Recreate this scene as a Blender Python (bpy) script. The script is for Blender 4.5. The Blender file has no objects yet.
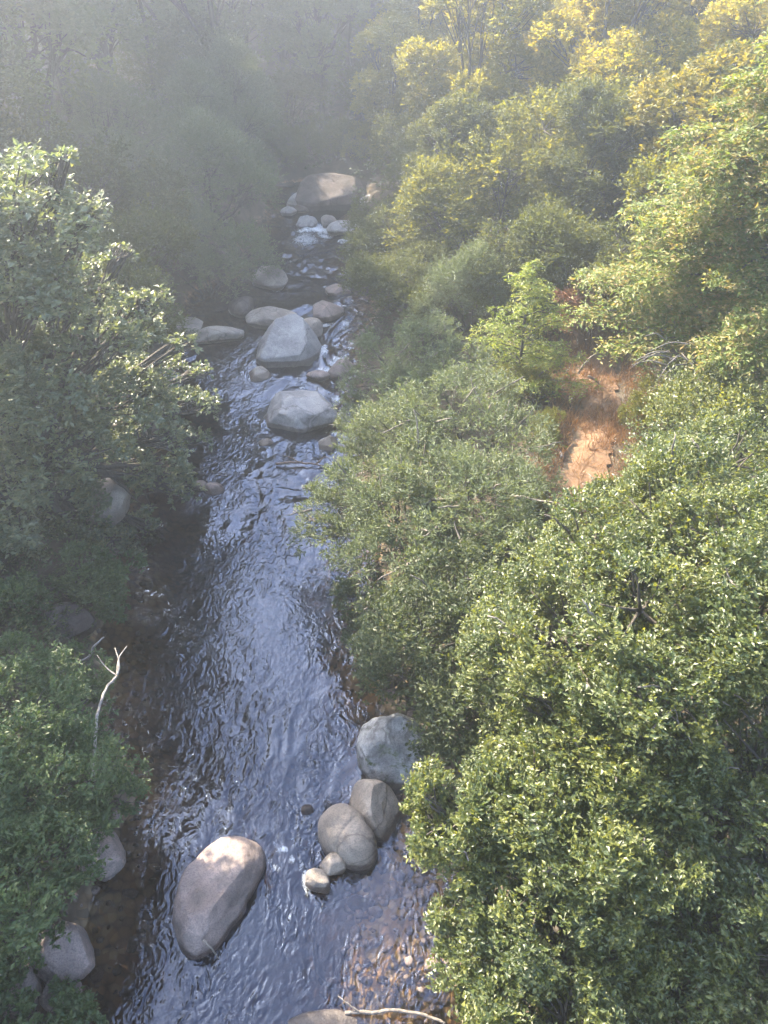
import bpy, math, random
import numpy as np
from mathutils import Vector, noise as mnoise

R = math.radians
rng = np.random.default_rng(7)
random.seed(7)
sc = bpy.context.scene
COL = sc.collection

# ------------------------------------------------------------------ camera
CAM = np.array([0.0, 0.0, 10.0])
PITCH = R(-38)
FPX = 769.0
_f = np.array([0, math.cos(PITCH), math.sin(PITCH)])
_u = np.array([0, -math.sin(PITCH), math.cos(PITCH)])
_r = np.array([1.0, 0, 0])


def ray(px, py):
    return _r * (px - 384) / FPX + _u * (512 - py) / FPX + _f


def at_z(px, py, z):
    d = ray(px, py)
    t = (z - CAM[2]) / d[2]
    return CAM + d * t, t


def at_y(px, py, y):
    d = ray(px, py)
    t = y / d[1]
    return CAM + d * t, t


cam = bpy.data.cameras.new('camera')
camo = bpy.data.objects.new('camera', cam)
COL.objects.link(camo)
camo.location = CAM
camo.rotation_euler = (R(90) + PITCH, 0, 0)
cam.sensor_fit = 'VERTICAL'
cam.sensor_height = 36
cam.lens = 36 * FPX / 1024
cam.clip_end = 500
cam.clip_start = 0.05
sc.camera = camo

# ------------------------------------------------------------------ light
SUN_AZ, SUN_EL = R(-47), R(41)
w = bpy.data.worlds.new('World')
sc.world = w
w.use_nodes = True
nt = w.node_tree
bg = nt.nodes['Background']
sky = nt.nodes.new('ShaderNodeTexSky')
sky.sky_type = 'NISHITA'
sky.sun_disc = False
sky.sun_elevation = SUN_EL
sky.sun_rotation = SUN_AZ
sky.dust_density = 2.2
nt.links.new(sky.outputs[0], bg.inputs[0])
bg.inputs[1].default_value = 0.15
sl = bpy.data.lights.new('sun', 'SUN')
sl.energy = 5.0
sl.angle = R(0.5)
sl.color = (1.0, 0.88, 0.68)
so = bpy.data.objects.new('sun', sl)
COL.objects.link(so)
sdir = Vector((math.sin(SUN_AZ) * math.cos(SUN_EL), math.cos(SUN_AZ) * math.cos(SUN_EL), math.sin(SUN_EL)))
so.rotation_euler = sdir.to_track_quat('Z', 'Y').to_euler()
so.location = (-30, 40, 40)

sc.view_settings.view_transform = 'Standard'
sc.view_settings.look = 'None'
sc.view_settings.exposure = 2.68
sc.view_settings.gamma = 1
sc.render.engine = 'CYCLES'
cy = sc.cycles
cy.use_denoising = True
cy.max_bounces = 7
cy.diffuse_bounces = 3
cy.glossy_bounces = 3
cy.transmission_bounces = 4
cy.transparent_max_bounces = 12
cy.volume_bounces = 1
cy.use_adaptive_sampling = True
cy.adaptive_threshold = 0.02
cy.caustics_reflective = False
cy.caustics_refractive = False
cy.sample_clamp_indirect = 6


# ------------------------------------------------------------------ mesh helpers
def link_mesh(name, V, faces, mat, parent=None, smooth=False, attrs=None, mats=None, midx=None):
    """V (n,3); faces: list of (m,k) int arrays"""
    me = bpy.data.meshes.new(name)
    V = np.asarray(V, dtype=np.float32)
    me.vertices.add(len(V))
    me.vertices.foreach_set('co', V.ravel())
    faces = [np.asarray(f, dtype=np.int32) for f in faces if len(f)]
    loops = np.concatenate([f.ravel() for f in faces])
    tot = np.concatenate([np.full(len(f), f.shape[1], dtype=np.int32) for f in faces])
    start = np.concatenate([[0], np.cumsum(tot)[:-1]]).astype(np.int32)
    me.loops.add(len(loops))
    me.loops.foreach_set('vertex_index', loops)
    me.polygons.add(len(tot))
    me.polygons.foreach_set('loop_start', start)
    me.polygons.foreach_set('loop_total', tot)
    me.polygons.foreach_set('use_smooth', np.full(len(tot), smooth, dtype=bool))
    if attrs:
        for k, a in attrs.items():
            at = me.attributes.new(k, 'FLOAT', 'POINT')
            at.data.foreach_set('value', np.asarray(a, dtype=np.float32))
    me.update(calc_edges=True)
    me.validate()
    if mats:
        for m in mats:
            me.materials.append(m)
        me.polygons.foreach_set('material_index', np.asarray(midx, dtype=np.int32))
    elif mat:
        me.materials.append(mat)
    o = bpy.data.objects.new(name, me)
    COL.objects.link(o)
    if parent:
        o.parent = parent
    return o


def tag(o, label=None, cat=None, group=None, kind=None):
    if label:
        o['label'] = label
    if cat:
        o['category'] = cat
    if group:
        o['group'] = group
    if kind:
        o['kind'] = kind
    return o


def thing(name, base, label, cat, group=None):
    o = bpy.data.objects.new(name, None)
    COL.objects.link(o)
    o.location = base
    o.empty_display_size = .2
    return tag(o, label, cat, group)


class Tubes:
    def __init__(s, sides=6):
        s.V, s.F, s.n, s.k = [], [], 0, sides

    def add(s, P, rad):
        P = np.asarray(P, float)
        n = len(P)
        rad = np.broadcast_to(np.asarray(rad, float), (n,))
        T = np.gradient(P, axis=0)
        T /= np.linalg.norm(T, axis=1)[:, None] + 1e-9
        ref = np.array([0.31, 0.87, 0.2]) if abs(T[0, 2]) > .6 else np.array([0.05, 0.1, 1.0])
        A = np.cross(T, ref)
        A /= np.linalg.norm(A, axis=1)[:, None] + 1e-9
        B = np.cross(T, A)
        k = s.k
        ang = np.arange(k) * 2 * math.pi / k
        ring = P[:, None, :] + rad[:, None, None] * (np.cos(ang)[None, :, None] * A[:, None, :] + np.sin(ang)[None, :, None] * B[:, None, :])
        s.V.append(ring.reshape(-1, 3))
        i = np.arange(n - 1)[:, None] * k + np.arange(k)[None, :]
        j = np.arange(n - 1)[:, None] * k + (np.arange(k)[None, :] + 1) % k
        s.F.append(np.stack([i, j, j + k, i + k], -1).reshape(-1, 4) + s.n)
        s.n += n * k
        # tip cap
        s.V.append(P[[0, -1]])
        c0, c1 = s.n, s.n + 1
        base = s.n - n * k
        last = s.n - k
        cap = [[c0, base + (q + 1) % k, base + q, c0] for q in range(k)]
        s.tri = getattr(s, 'tri', [])
        s.tri += [[c0, base + (q + 1) % k, base + q] for q in range(k)] + [[c1, last + q, last + (q + 1) % k] for q in range(k)]
        s.n += 2

    def mark(s):
        s.m4 = sum(len(f) for f in s.F)
        s.m3 = len(s.tri)

    def build(s, name, mat, parent=None, origin=(0, 0, 0), mat2=None):
        V = np.concatenate(s.V) - np.asarray(origin)
        if mat2 and hasattr(s, 'm4'):
            n4, n3 = sum(len(f) for f in s.F), len(s.tri)
            mi = np.concatenate([np.arange(n4) >= s.m4, np.arange(n3) >= s.m3]).astype(np.int32)
            return link_mesh(name, V, [np.concatenate(s.F), np.array(s.tri)], None, parent, smooth=True, mats=[mat, mat2], midx=mi)
        return link_mesh(name, V, [np.concatenate(s.F), np.array(s.tri)], mat, parent, smooth=True)


def unit(v):
    return v / (np.linalg.norm(v, axis=-1, keepdims=True) + 1e-9)


def rdir(n):
    return unit(rng.normal(size=(n, 3)))


def bez(a, b, bulge, n, wob=0.0):
    a, b = np.asarray(a, float), np.asarray(b, float)
    t = np.linspace(0, 1, n)[:, None]
    m = (a + b) / 2 + np.asarray(bulge)
    P = (1 - t) ** 2 * a + 2 * t * (1 - t) * m + t ** 2 * b
    if wob:
        J = rng.normal(size=(n, 3)) * wob
        J[0] = J[-1] = 0
        P = P + J
    return P


def leaf_arrays(pos, axis, nrm, L, W, tint):
    """folded pointed leaves with a belly: 6 verts, 4 tris"""
    axis = unit(axis)
    nrm = unit(nrm - axis * (nrm * axis).sum(1, keepdims=True))
    side = np.cross(axis, nrm)
    L = L[:, None]
    W = W[:, None]
    fold = nrm * W * 0.22
    v0 = pos
    v1 = pos + axis * L * .42 + side * W * .5 + fold
    v2 = pos + axis * L - nrm * L * .10
    v3 = pos + axis * L * .42 - side * W * .5 + fold
    v4 = pos + axis * L * .45
    n = len(pos)
    V = np.stack([v0, v1, v2, v3, v4], 1).reshape(-1, 3)
    b = np.arange(n)[:, None] * 5
    F = np.concatenate([b + np.array([0, 4, 1]), b + np.array([4, 2, 1]), b + np.array([0, 3, 4]), b + np.array([4, 3, 2])], 1).reshape(-1, 3)
    return V, F, np.repeat(tint, 5)


def leaf_flat(pos, axis, nrm, L, W, tint):
    axis = unit(axis)
    nrm = unit(nrm - axis * (nrm * axis).sum(1, keepdims=True))
    side = np.cross(axis, nrm)
    L = L[:, None]
    W = W[:, None]
    v0 = pos
    v1 = pos + axis * L * .45 + side * W * .5 + nrm * W * .12
    v2 = pos + axis * L - nrm * L * .08
    v3 = pos + axis * L * .45 - side * W * .5 + nrm * W * .12
    n = len(pos)
    V = np.stack([v0, v1, v2, v3], 1).reshape(-1, 3)
    b = np.arange(n)[:, None] * 4
    F = np.concatenate([b + np.array([0, 2, 1]), b + np.array([0, 3, 2])], 1).reshape(-1, 3)
    return V, F, np.repeat(tint, 4)


def sprays(start, d, ls, K, L, W, nup=.7, spread=.8, tint0=None, tvar=.25):
    """leaves along each spray: start (S,3), d (S,3) direction, ls (S,) length"""
    S = len(start)
    up = np.array([0, 0, 1.0])
    side = unit(np.cross(d, up) + rng.normal(size=(S, 3)) * .15)
    k = np.arange(K)
    tt = (k + .5) / K
    sag = -0.12 * tt[None, :, None] ** 2 * ls[:, None, None] * up
    pos = start[:, None] + d[:, None] * (ls[:, None] * tt[None])[..., None] + sag
    sgn = np.where(k % 2 == 0, 1.0, -1.0)[None, :, None]
    ax = d[:, None] * .55 + side[:, None] * sgn * spread + rng.normal(size=(S, K, 3)) * .3
    nr = up * nup + rng.normal(size=(S, K, 3)) * .45 + d[:, None] * .15
    pos = pos.reshape(-1, 3)
    ax = ax.reshape(-1, 3)
    nr = nr.reshape(-1, 3)
    n = S * K
    LL = L * rng.uniform(.5, 1.3, n)
    WW = W * rng.uniform(.7, 1.2, n) * LL / L
    ti = rng.uniform(0, 1, n) * tvar
    if tint0 is not None:
        ti = ti + np.repeat(tint0, K)
    # fresher growth at the spray tip
    ti = ti + np.tile(tt, S) * .15
    return pos, ax, nr, LL, WW, np.clip(ti, 0, 1)


# ------------------------------------------------------------------ materials
def newmat(name):
    m = bpy.data.materials.new(name)
    m.use_nodes = True
    n = m.node_tree
    n.nodes.clear()
    out = n.nodes.new('ShaderNodeOutputMaterial')
    return m, n, out


def N(n, t, **kw):
    x = n.nodes.new(t)
    for k, v in kw.items():
        if k in ('inputs',):
            for a, b in v.items():
                x.inputs[a].default_value = b
        else:
            setattr(x, k, v)
    return x


def ramp(n, stops):
    r = n.nodes.new('ShaderNodeValToRGB')
    e = r.color_ramp.elements
    while len(e) < len(stops):
        e.new(0.5)
    for i, (p, c) in enumerate(stops):
        e[i].position = p
        e[i].color = (*c, 1)
    return r


def leaf_mat(name, dark, mid, light, trans, tmix=.35, rough=.42, spec=.5):
    m, n, out = newmat(name)
    a = N(n, 'ShaderNodeAttribute', attribute_name='tint')
    cr = ramp(n, [(0, dark), (.45, mid), (1, light)])
    n.links.new(a.outputs['Fac'], cr.inputs[0])
    p = N(n, 'ShaderNodeBsdfPrincipled')
    p.inputs['Roughness'].default_value = rough
    p.inputs['Specular IOR Level'].default_value = spec
    n.links.new(cr.outputs[0], p.inputs['Base Color'])
    t = N(n, 'ShaderNodeBsdfTranslucent')
    mx = N(n, 'ShaderNodeMix', data_type='RGBA', blend_type='MULTIPLY')
    mx.inputs[0].default_value = 1
    n.links.new(cr.outputs[0], mx.inputs[6])
    mx.inputs[7].default_value = (*trans, 1)
    n.links.new(mx.outputs[2], t.inputs['Color'])
    ms = N(n, 'ShaderNodeMixShader')
    ms.inputs[0].default_value = tmix
    n.links.new(p.outputs[0], ms.inputs[1])
    n.links.new(t.outputs[0], ms.inputs[2])
    n.links.new(ms.outputs[0], out.inputs[0])
    return m


def bark_mat(name, c1, c2, rough=.85):
    m, n, out = newmat(name)
    tc = N(n, 'ShaderNodeTexCoord')
    no = N(n, 'ShaderNodeTexNoise', inputs={'Scale': 9.0, 'Detail': 5.0})
    mp = N(n, 'ShaderNodeMapping')
    mp.inputs['Scale'].default_value = (3, 3, .6)
    n.links.new(tc.outputs['Object'], mp.inputs[0])
    n.links.new(mp.outputs[0], no.inputs['Vector'])
    cr = ramp(n, [(.3, c1), (.7, c2)])
    n.links.new(no.outputs[0], cr.inputs[0])
    p = N(n, 'ShaderNodeBsdfPrincipled')
    p.inputs['Roughness'].default_value = rough
    n.links.new(cr.outputs[0], p.inputs['Base Color'])
    b = N(n, 'ShaderNodeBump', inputs={'Strength': .6, 'Distance': .03})
    n.links.new(no.outputs[0], b.inputs['Height'])
    n.links.new(b.outputs[0], p.inputs['Normal'])
    n.links.new(p.outputs[0], out.inputs[0])
    return m


M = {}
M['alder'] = leaf_mat('alder_leaf', (.030, .046, .017), (.058, .082, .024), (.20, .205, .05), (2.6, 2.3, .75), .38, .42, .65)
M['alder_pale'] = leaf_mat('pale_alder_leaf', (.060, .082, .050), (.105, .130, .075), (.22, .21, .09), (2.0, 2.0, 1.0), .36, .40, .7)
M['willow'] = leaf_mat('willow_leaf', (.056, .080, .038), (.094, .118, .058), (.18, .18, .075), (2.0, 1.9, .9), .36, .5, .4)
M['dark'] = leaf_mat('dark_leaf', (.026, .040, .016), (.048, .066, .027), (.12, .125, .035), (2.3, 2.1, .9), .34, .45, .4)
M['yellow'] = leaf_mat('backlit_leaf', (.075, .090, .012), (.15, .15, .02), (.32, .26, .03), (2.4, 2.1, .7), .5, .55, .3)  # yellow of back light put into the leaf colour
M['gold'] = leaf_mat('golden_leaf', (.11, .11, .014), (.19, .165, .02), (.33, .25, .035), (1.8, 1.6, .8), .4, .5, .4)
M['thicket'] = leaf_mat('thicket_leaf', (.036, .050, .018), (.068, .082, .028), (.16, .15, .04), (2.4, 2.1, .8), .42, .6, .2)
M['cedar'] = leaf_mat('cedar_spray', (.060, .095, .022), (.125, .165, .035), (.30, .20, .09), (1.9, 1.8, .9), .36, .55, .4)
M['fresh'] = leaf_mat('fresh_leaf', (.038, .064, .024), (.066, .100, .036), (.15, .17, .05), (2.0, 2.0, .9), .34, .45, .4)
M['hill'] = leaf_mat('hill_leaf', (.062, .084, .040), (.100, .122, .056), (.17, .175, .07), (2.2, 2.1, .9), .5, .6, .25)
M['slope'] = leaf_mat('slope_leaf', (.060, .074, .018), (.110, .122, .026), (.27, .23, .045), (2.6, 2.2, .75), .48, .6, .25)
M['sapling'] = leaf_mat('sapling_leaf', (.06, .10, .02), (.13, .17, .03), (.28, .26, .05), (2.0, 2.0, .8), .4, .5, .4)
M['dry'] = leaf_mat('dry_leaf', (.12, .055, .030), (.22, .11, .06), (.34, .20, .11), (1.4, 1.2, .9), .3, .7, .2)
M['bark'] = bark_mat('bark', (.035, .028, .022), (.09, .075, .06))
M['twig'] = bark_mat('grey_twig', (.09, .075, .06), (.22, .19, .165))
M['dead'] = bark_mat('bleached_wood', (.17, .15, .135), (.34, .31, .29))
M['reddead'] = bark_mat('brown_dead_wood', (.10, .06, .04), (.2, .13, .09))


def rock_mat(name, c1, c2, c3, wet=True, moss=0.0, rough=.75, lichen=0.5):
    m, n, out = newmat(name)
    tc = N(n, 'ShaderNodeTexCoord')
    oi = N(n, 'ShaderNodeObjectInfo')
    addv = N(n, 'ShaderNodeVectorMath', operation='ADD')
    n.links.new(tc.outputs['Object'], addv.inputs[0])
    sc3 = N(n, 'ShaderNodeVectorMath', operation='SCALE')
    cmb = N(n, 'ShaderNodeCombineXYZ')
    n.links.new(oi.outputs['Random'], cmb.inputs[0])
    n.links.new(oi.outputs['Random'], cmb.inputs[1])
    n.links.new(cmb.outputs[0], sc3.inputs[0])
    sc3.inputs['Scale'].default_value = 37.0
    n.links.new(sc3.outputs[0], addv.inputs[1])
    big = N(n, 'ShaderNodeTexNoise', inputs={'Scale': 1.6, 'Detail': 6.0, 'Roughness': .6})
    n.links.new(addv.outputs[0], big.inputs['Vector'])
    cr = ramp(n, [(.36, c1), (.5, c2), (.62, c3)])
    n.links.new(big.outputs[0], cr.inputs[0])
    # speckle of the granite
    sp = N(n, 'ShaderNodeTexNoise', inputs={'Scale': 55.0, 'Detail': 2.0})
    n.links.new(addv.outputs[0], sp.inputs['Vector'])
    spr = ramp(n, [(.34, (.62, .60, .60)), (.5, (1, 1, 1)), (.68, (1.15, 1.12, 1.1))])
    n.links.new(sp.outputs[0], spr.inputs[0])
    mu = N(n, 'ShaderNodeMix', data_type='RGBA', blend_type='MULTIPLY')
    mu.inputs[0].default_value = .75
    n.links.new(cr.outputs[0], mu.inputs[6])
    n.links.new(spr.outputs[0], mu.inputs[7])
    # stains with a shape of their own
    st = N(n, 'ShaderNodeTexNoise', inputs={'Scale': 3.2, 'Detail': 7.0, 'Roughness': .68, 'Distortion': .6})
    n.links.new(addv.outputs[0], st.inputs['Vector'])
    str_ = ramp(n, [(.52, (0, 0, 0)), (.62, (1, 1, 1))])
    n.links.new(st.outputs[0], str_.inputs[0])
    stm = N(n, 'ShaderNodeMath', operation='MULTIPLY')
    n.links.new(str_.outputs[0], stm.inputs[0])
    stm.inputs[1].default_value = lichen
    mu2 = N(n, 'ShaderNodeMix', data_type='RGBA')
    n.links.new(stm.outputs[0], mu2.inputs[0])
    n.links.new(mu.outputs[2], mu2.inputs[6])
    mu2.inputs[7].default_value = (.10, .09, .085, 1)
    col = mu2.outputs[2]
    if moss > 0:
        mn = N(n, 'ShaderNodeTexNoise', inputs={'Scale': 4.5, 'Detail': 6.0, 'Roughness': .7})
        n.links.new(addv.outputs[0], mn.inputs['Vector'])
        mr = ramp(n, [(.62 - moss * .2, (0, 0, 0)), (.72 - moss * .2, (1, 1, 1))])
        n.links.new(mn.outputs[0], mr.inputs[0])
        mm = N(n, 'ShaderNodeMix', data_type='RGBA')
        n.links.new(mr.outputs[0], mm.inputs[0])
        n.links.new(col, mm.inputs[6])
        mm.inputs[7].default_value = (.07, .09, .025, 1)
        col = mm.outputs[2]
    # thin weathered cracks
    dn = N(n, 'ShaderNodeTexNoise', inputs={'Scale': 2.2, 'Detail': 5.0})
    n.links.new(addv.outputs[0], dn.inputs['Vector'])
    dm = N(n, 'ShaderNodeMix', data_type='RGBA')
    dm.inputs[0].default_value = .35
    n.links.new(addv.outputs[0], dm.inputs[6])
    n.links.new(dn.outputs['Color'], dm.inputs[7])
    cv = N(n, 'ShaderNodeTexVoronoi', feature='DISTANCE_TO_EDGE', inputs={'Scale': .8})
    n.links.new(dm.outputs[2], cv.inputs['Vector'])
    ccr = ramp(n, [(0, (.45, .43, .42)), (.006, (.75, .73, .72)), (.016, (1, 1, 1))])
    n.links.new(cv.outputs['Distance'], ccr.inputs[0])
    cm = N(n, 'ShaderNodeMix', data_type='RGBA', blend_type='MULTIPLY')
    cm.inputs[0].default_value = .85
    n.links.new(col, cm.inputs[6])
    n.links.new(ccr.outputs[0], cm.inputs[7])
    col = cm.outputs[2]
    p = N(n, 'ShaderNodeBsdfPrincipled')
    p.inputs['Roughness'].default_value = rough
    p.inputs['Specular IOR Level'].default_value = .35
    if wet:
        wa = N(n, 'ShaderNodeAttribute', attribute_name='wet')
        wn = N(n, 'ShaderNodeMath', operation='ADD')
        n.links.new(wa.outputs['Fac'], wn.inputs[0])
        sn = N(n, 'ShaderNodeMath', operation='MULTIPLY_ADD')
        n.links.new(st.outputs[0], sn.inputs[0])
        sn.inputs[1].default_value = .6
        sn.inputs[2].default_value = -.3
        n.links.new(sn.outputs[0], wn.inputs[1])
        wr = ramp(n, [(.4, (0, 0, 0)), (.62, (1, 1, 1))])
        n.links.new(wn.outputs[0], wr.inputs[0])
        mw = N(n, 'ShaderNodeMix', data_type='RGBA', blend_type='MULTIPLY')
        n.links.new(wr.outputs[0], mw.inputs[0])
        n.links.new(col, mw.inputs[6])
        mw.inputs[7].default_value = (.36, .31, .28, 1)
        col = mw.outputs[2]
        rr = N(n, 'ShaderNodeMapRange')
        rr.inputs['To Min'].default_value = rough
        rr.inputs['To Max'].default_value = .3
        n.links.new(wr.outputs[0], rr.inputs[0])
        n.links.new(rr.outputs[0], p.inputs['Roughness'])
    n.links.new(col, p.inputs['Base Color'])
    fine = N(n, 'ShaderNodeTexNoise', inputs={'Scale': 14.0, 'Detail': 8.0, 'Roughness': .7})
    n.links.new(addv.outputs[0], fine.inputs['Vector'])
    b = N(n, 'ShaderNodeBump', inputs={'Strength': .8, 'Distance': .032})
    n.links.new(fine.outputs[0], b.inputs['Height'])
    n.links.new(b.outputs[0], p.inputs['Normal'])
    n.links.new(p.outputs[0], out.inputs[0])
    return m


M['granite'] = rock_mat('pale_granite', (.19, .185, .185), (.28, .27, .27), (.36, .345, .335))
M['pink'] = rock_mat('pink_granite', (.13, .105, .095), (.21, .165, .15), (.30, .235, .21))
M['tan'] = rock_mat('tan_granite', (.16, .135, .115), (.26, .22, .185), (.35, .30, .25))
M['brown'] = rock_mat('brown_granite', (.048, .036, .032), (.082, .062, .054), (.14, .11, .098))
M['mossy'] = rock_mat('mossy_granite', (.12, .12, .12), (.22, .22, .22), (.42, .42, .42), moss=.35, lichen=.8)

# ------------------------------------------------------------------ terrain
YK = np.array([-20, 0, 3.3, 4.7, 6.1, 7.9, 10.2, 12.5, 15.6, 18.6, 21.7, 24.9, 29.9, 35, 39, 44, 50])
XL = np.array([-3.2, -3.3, -3.45, -3.6, -3.75, -4.2, -4.9, -5.5, -5.7, -5.9, -6.2, -4.9, -4.7, -4.4, -5.5, -9, -14])
XR = np.array([1.2, 1.0, .75, .65, .1, -.1, -.3, -.6, -.8, -.8, -.7, -.65, -1.1, -1.2, -2.5, -5.5, -10])
ZWY = np.array([-20, 16.0, 17.5, 19.5, 21.5, 24, 27, 29.3, 30.6, 33, 50])
ZWZ = np.array([0, 0, .06, .28, .50, .58, .62, .70, .95, 1.2, 1.5])


def zw(y):
    return np.interp(y, ZWY, ZWZ)


def sst(x):
    x = np.clip(x, 0, 1)
    return x * x * (3 - 2 * x)


_wv = [(rng.normal(size=2), rng.uniform(0, 6.28)) for _ in range(40)]


def fbm2(x, y, f=.5, oct=4):
    v = 0
    a = 1
    i = 0
    for o in range(oct):
        for q in range(4):
            k, p = _wv[(i * 4 + q) % 40]
            v = v + a * np.sin((k[0] * x + k[1] * y) * f + p) * .35
        i += 1
        f *= 2.1
        a *= .5
    return v


def ground_h(x, y):
    x = np.asarray(x, float)
    y = np.asarray(y, float)
    xl = np.interp(y, YK, XL) + .25 * np.sin(y * 1.3) + .12 * np.sin(y * 3.1 + 1)
    xr = np.interp(y, YK, XR) + .22 * np.sin(y * 1.1 + 2) + .12 * np.sin(y * 2.7)
    z0 = zw(y)
    dl = xl - x
    dr = x - xr
    ins = np.minimum(-dl, -dr)
    deep = .14 + .5 * sst(ins / 1.3)
    shallow = .06 + .10 * sst(ins / 1.6)
    k = sst((7.0 - y) / 1.2) * sst((x + 1.2) / .9)
    bed = z0 - (deep * (1 - k) + shallow * k)
    right = z0 - .12 + .55 * sst(dr / .9) + .2 * np.clip(dr, 0, 12) + .30 * np.clip(dr - 12, 0, 30)
    left = z0 - .12 + .7 * sst(dl / .9) + .36 * np.clip(dl, 0, 4) + .32 * np.clip(dl - 4, 0, 30)
    h = np.where(dr > 0, right, np.where(dl > 0, left, bed))
    h = h + 1.1 * sst((y - 32.2) / 2.5) * sst((ins + .5) / 1.0) + .34 * np.clip(y - 46, 0, 45)
    h = np.where(h > 12, 12 + 6 * np.tanh((h - 12) / 6), h)
    d = np.maximum(np.maximum(dr, dl), 0)
    h = h + fbm2(x, y, .55) * .10 * sst(d / 2 + .12) + fbm2(x * 3, y * 3, .9) * .03
    return h


def axis_pts(a, b, lo, hi, fine, coarse):
    P = [lo]
    x = lo
    while x < hi:
        P.append(x)
        x += fine
    out = list(np.arange(lo, hi, fine))
    x, s = hi, fine
    while x < b:
        out.append(x)
        s = min(s * 1.15, coarse)
        x += s
    out.append(b)
    x, s = lo, fine
    left = []
    while x > a:
        s = min(s * 1.15, coarse)
        x -= s
        left.append(max(x, a))
    return np.array(sorted(set(left + out)))


gx = axis_pts(-90, 90, -7, 7, .13, 4)
gy = axis_pts(-25, 150, -1, 40, .14, 4)
GX, GY = np.meshgrid(gx, gy)
GZ = ground_h(GX, GY)
nx, ny = len(gx), len(gy)
idx = np.arange(ny - 1)[:, None] * nx + np.arange(nx - 1)[None]
GF = np.stack([idx, idx + 1, idx + nx + 1, idx + nx], -1).reshape(-1, 4)
submerged = (GZ < zw(GY) + .03).astype(float)

m, n, out = newmat('forest_floor')
tc = N(n, 'ShaderNodeTexCoord')
no = N(n, 'ShaderNodeTexNoise', inputs={'Scale': 1.3, 'Detail': 8.0, 'Roughness': .65})
n.links.new(tc.outputs['Object'], no.inputs['Vector'])
cr = ramp(n, [(.3, (.030, .024, .016)), (.5, (.075, .055, .035)), (.7, (.13, .095, .06))])
n.links.new(no.outputs[0], cr.inputs[0])
vo = N(n, 'ShaderNodeTexVoronoi', inputs={'Scale': 9.0, 'Randomness': 1.0})
n.links.new(tc.outputs['Object'], vo.inputs['Vector'])
gcr = ramp(n, [(0, (.20, .12, .06)), (.3, (.32, .20, .095)), (.55, (.17, .115, .07)), (.8, (.38, .28, .17)), (1, (.11, .085, .06))])
gsep = N(n, 'ShaderNodeSeparateColor')
n.links.new(vo.outputs['Color'], gsep.inputs[0])
n.links.new(gsep.outputs[0], gcr.inputs[0])
gedge = ramp(n, [(0, (1, 1, 1)), (.55, (.8, .8, .8)), (.85, (.25, .25, .25))])
n.links.new(vo.outputs['Distance'], gedge.inputs[0])
gm = N(n, 'ShaderNodeMix', data_type='RGBA', blend_type='MULTIPLY')
gm.inputs[0].default_value = .8
n.links.new(gcr.outputs[0], gm.inputs[6])
n.links.new(gedge.outputs[0], gm.inputs[7])
wa = N(n, 'ShaderNodeAttribute', attribute_name='bed')
mx = N(n, 'ShaderNodeMix', data_type='RGBA')
n.links.new(wa.outputs['Fac'], mx.inputs[0])
n.links.new(cr.outputs[0], mx.inputs[6])
n.links.new(gm.outputs[2], mx.inputs[7])
p = N(n, 'ShaderNodeBsdfPrincipled')
p.inputs['Roughness'].default_value = .9
n.links.new(mx.outputs[2], p.inputs['Base Color'])
b = N(n, 'ShaderNodeBump', inputs={'Strength': .7, 'Distance': .08})
n.links.new(no.outputs[0], b.inputs['Height'])
n.links.new(b.outputs[0], p.inputs['Normal'])
n.links.new(p.outputs[0], out.inputs[0])
M['floor'] = m
g = link_mesh('ground', np.stack([GX, GY, GZ], -1).reshape(-1, 3), [GF], M['floor'], smooth=True, attrs={'bed': submerged.ravel()})
tag(g, kind='structure')

# ------------------------------------------------------------------ water
FOAM_SHEEN = []   # (x, y, rx, ry, strength)


def foam_sheen_at(px, py, z, rx, ry, s):
    P, _ = at_z(px, py, z)
    FOAM_SHEEN.append((P[0], P[1], rx, ry, s))


foam_sheen_at(283, 850, 0, .13, .10, .78)
foam_sheen_at(275, 843, 0, .10, .10, .6)
foam_sheen_at(291, 860, 0, .10, .14, .66)
foam_sheen_at(270, 862, 0, .08, .12, .55)
foam_sheen_at(262, 836, 0, .25, .08, .5)
foam_sheen_at(300, 835, 0, .25, .06, .5)
foam_sheen_at(300, 866, 0, .10, .20, .55)
foam_sheen_at(290, 838, 0, .2, .14, .5)
foam_sheen_at(276, 868, 0, .18, .12, .6)
foam_sheen_at(308, 880, 0, .16, .35, .7)
foam_sheen_at(312, 905, 0, .12, .2, .45)
foam_sheen_at(345, 330, .4, .35, .5, .6)  # white patch standing in for sky reflected off the smooth chute
foam_sheen_at(350, 314, .5, .4, .4, .5)
foam_sheen_at(338, 362, .25, .4, .45, .8)
foam_sheen_at(352, 285, .58, .6, .7, .5)
foam_sheen_at(322, 300, .55, .5, .8, .4)
foam_sheen_at(300, 295, .58, .8, .8, .4)
foam_sheen_at(305, 240, .66, .9, 1.2, .7)
foam_sheen_at(318, 226, .8, 1.0, .6, .9)
foam_sheen_at(343, 378, .1, .4, .45, .8)
for (a_, b_, z_, rx_, ry_, s_) in [(324, 352, .3, .2, .5, .75), (328, 370, .2, .3, .2, .75), (338, 398, .12, .3, .3, .75), (334, 432, .06, .25, .25, .65), (303, 387, .15, .5, .15, .6), (254, 362, .25, .2, .35, .65),
                                   (326, 322, .56, .4, .25, .7), (340, 305, .58, .4, .3, .65), (275, 288, .6, .5, .25, .6), (262, 440, .03, .25, .15, .55), (305, 230, .75, .6, .3, .8), (325, 233, .72, .6, .3, .75), (345, 240, .68, .6, .4, .7), (290, 262, .62, .5, .4, .55),
                                   (352, 345, .35, .25, .5, .7), (346, 322, .5, .3, .3, .7)]:
    foam_sheen_at(a_, b_, z_, rx_, ry_, s_)
foam_sheen_at(205, 840, 0, .4, .5, .35)
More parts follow.
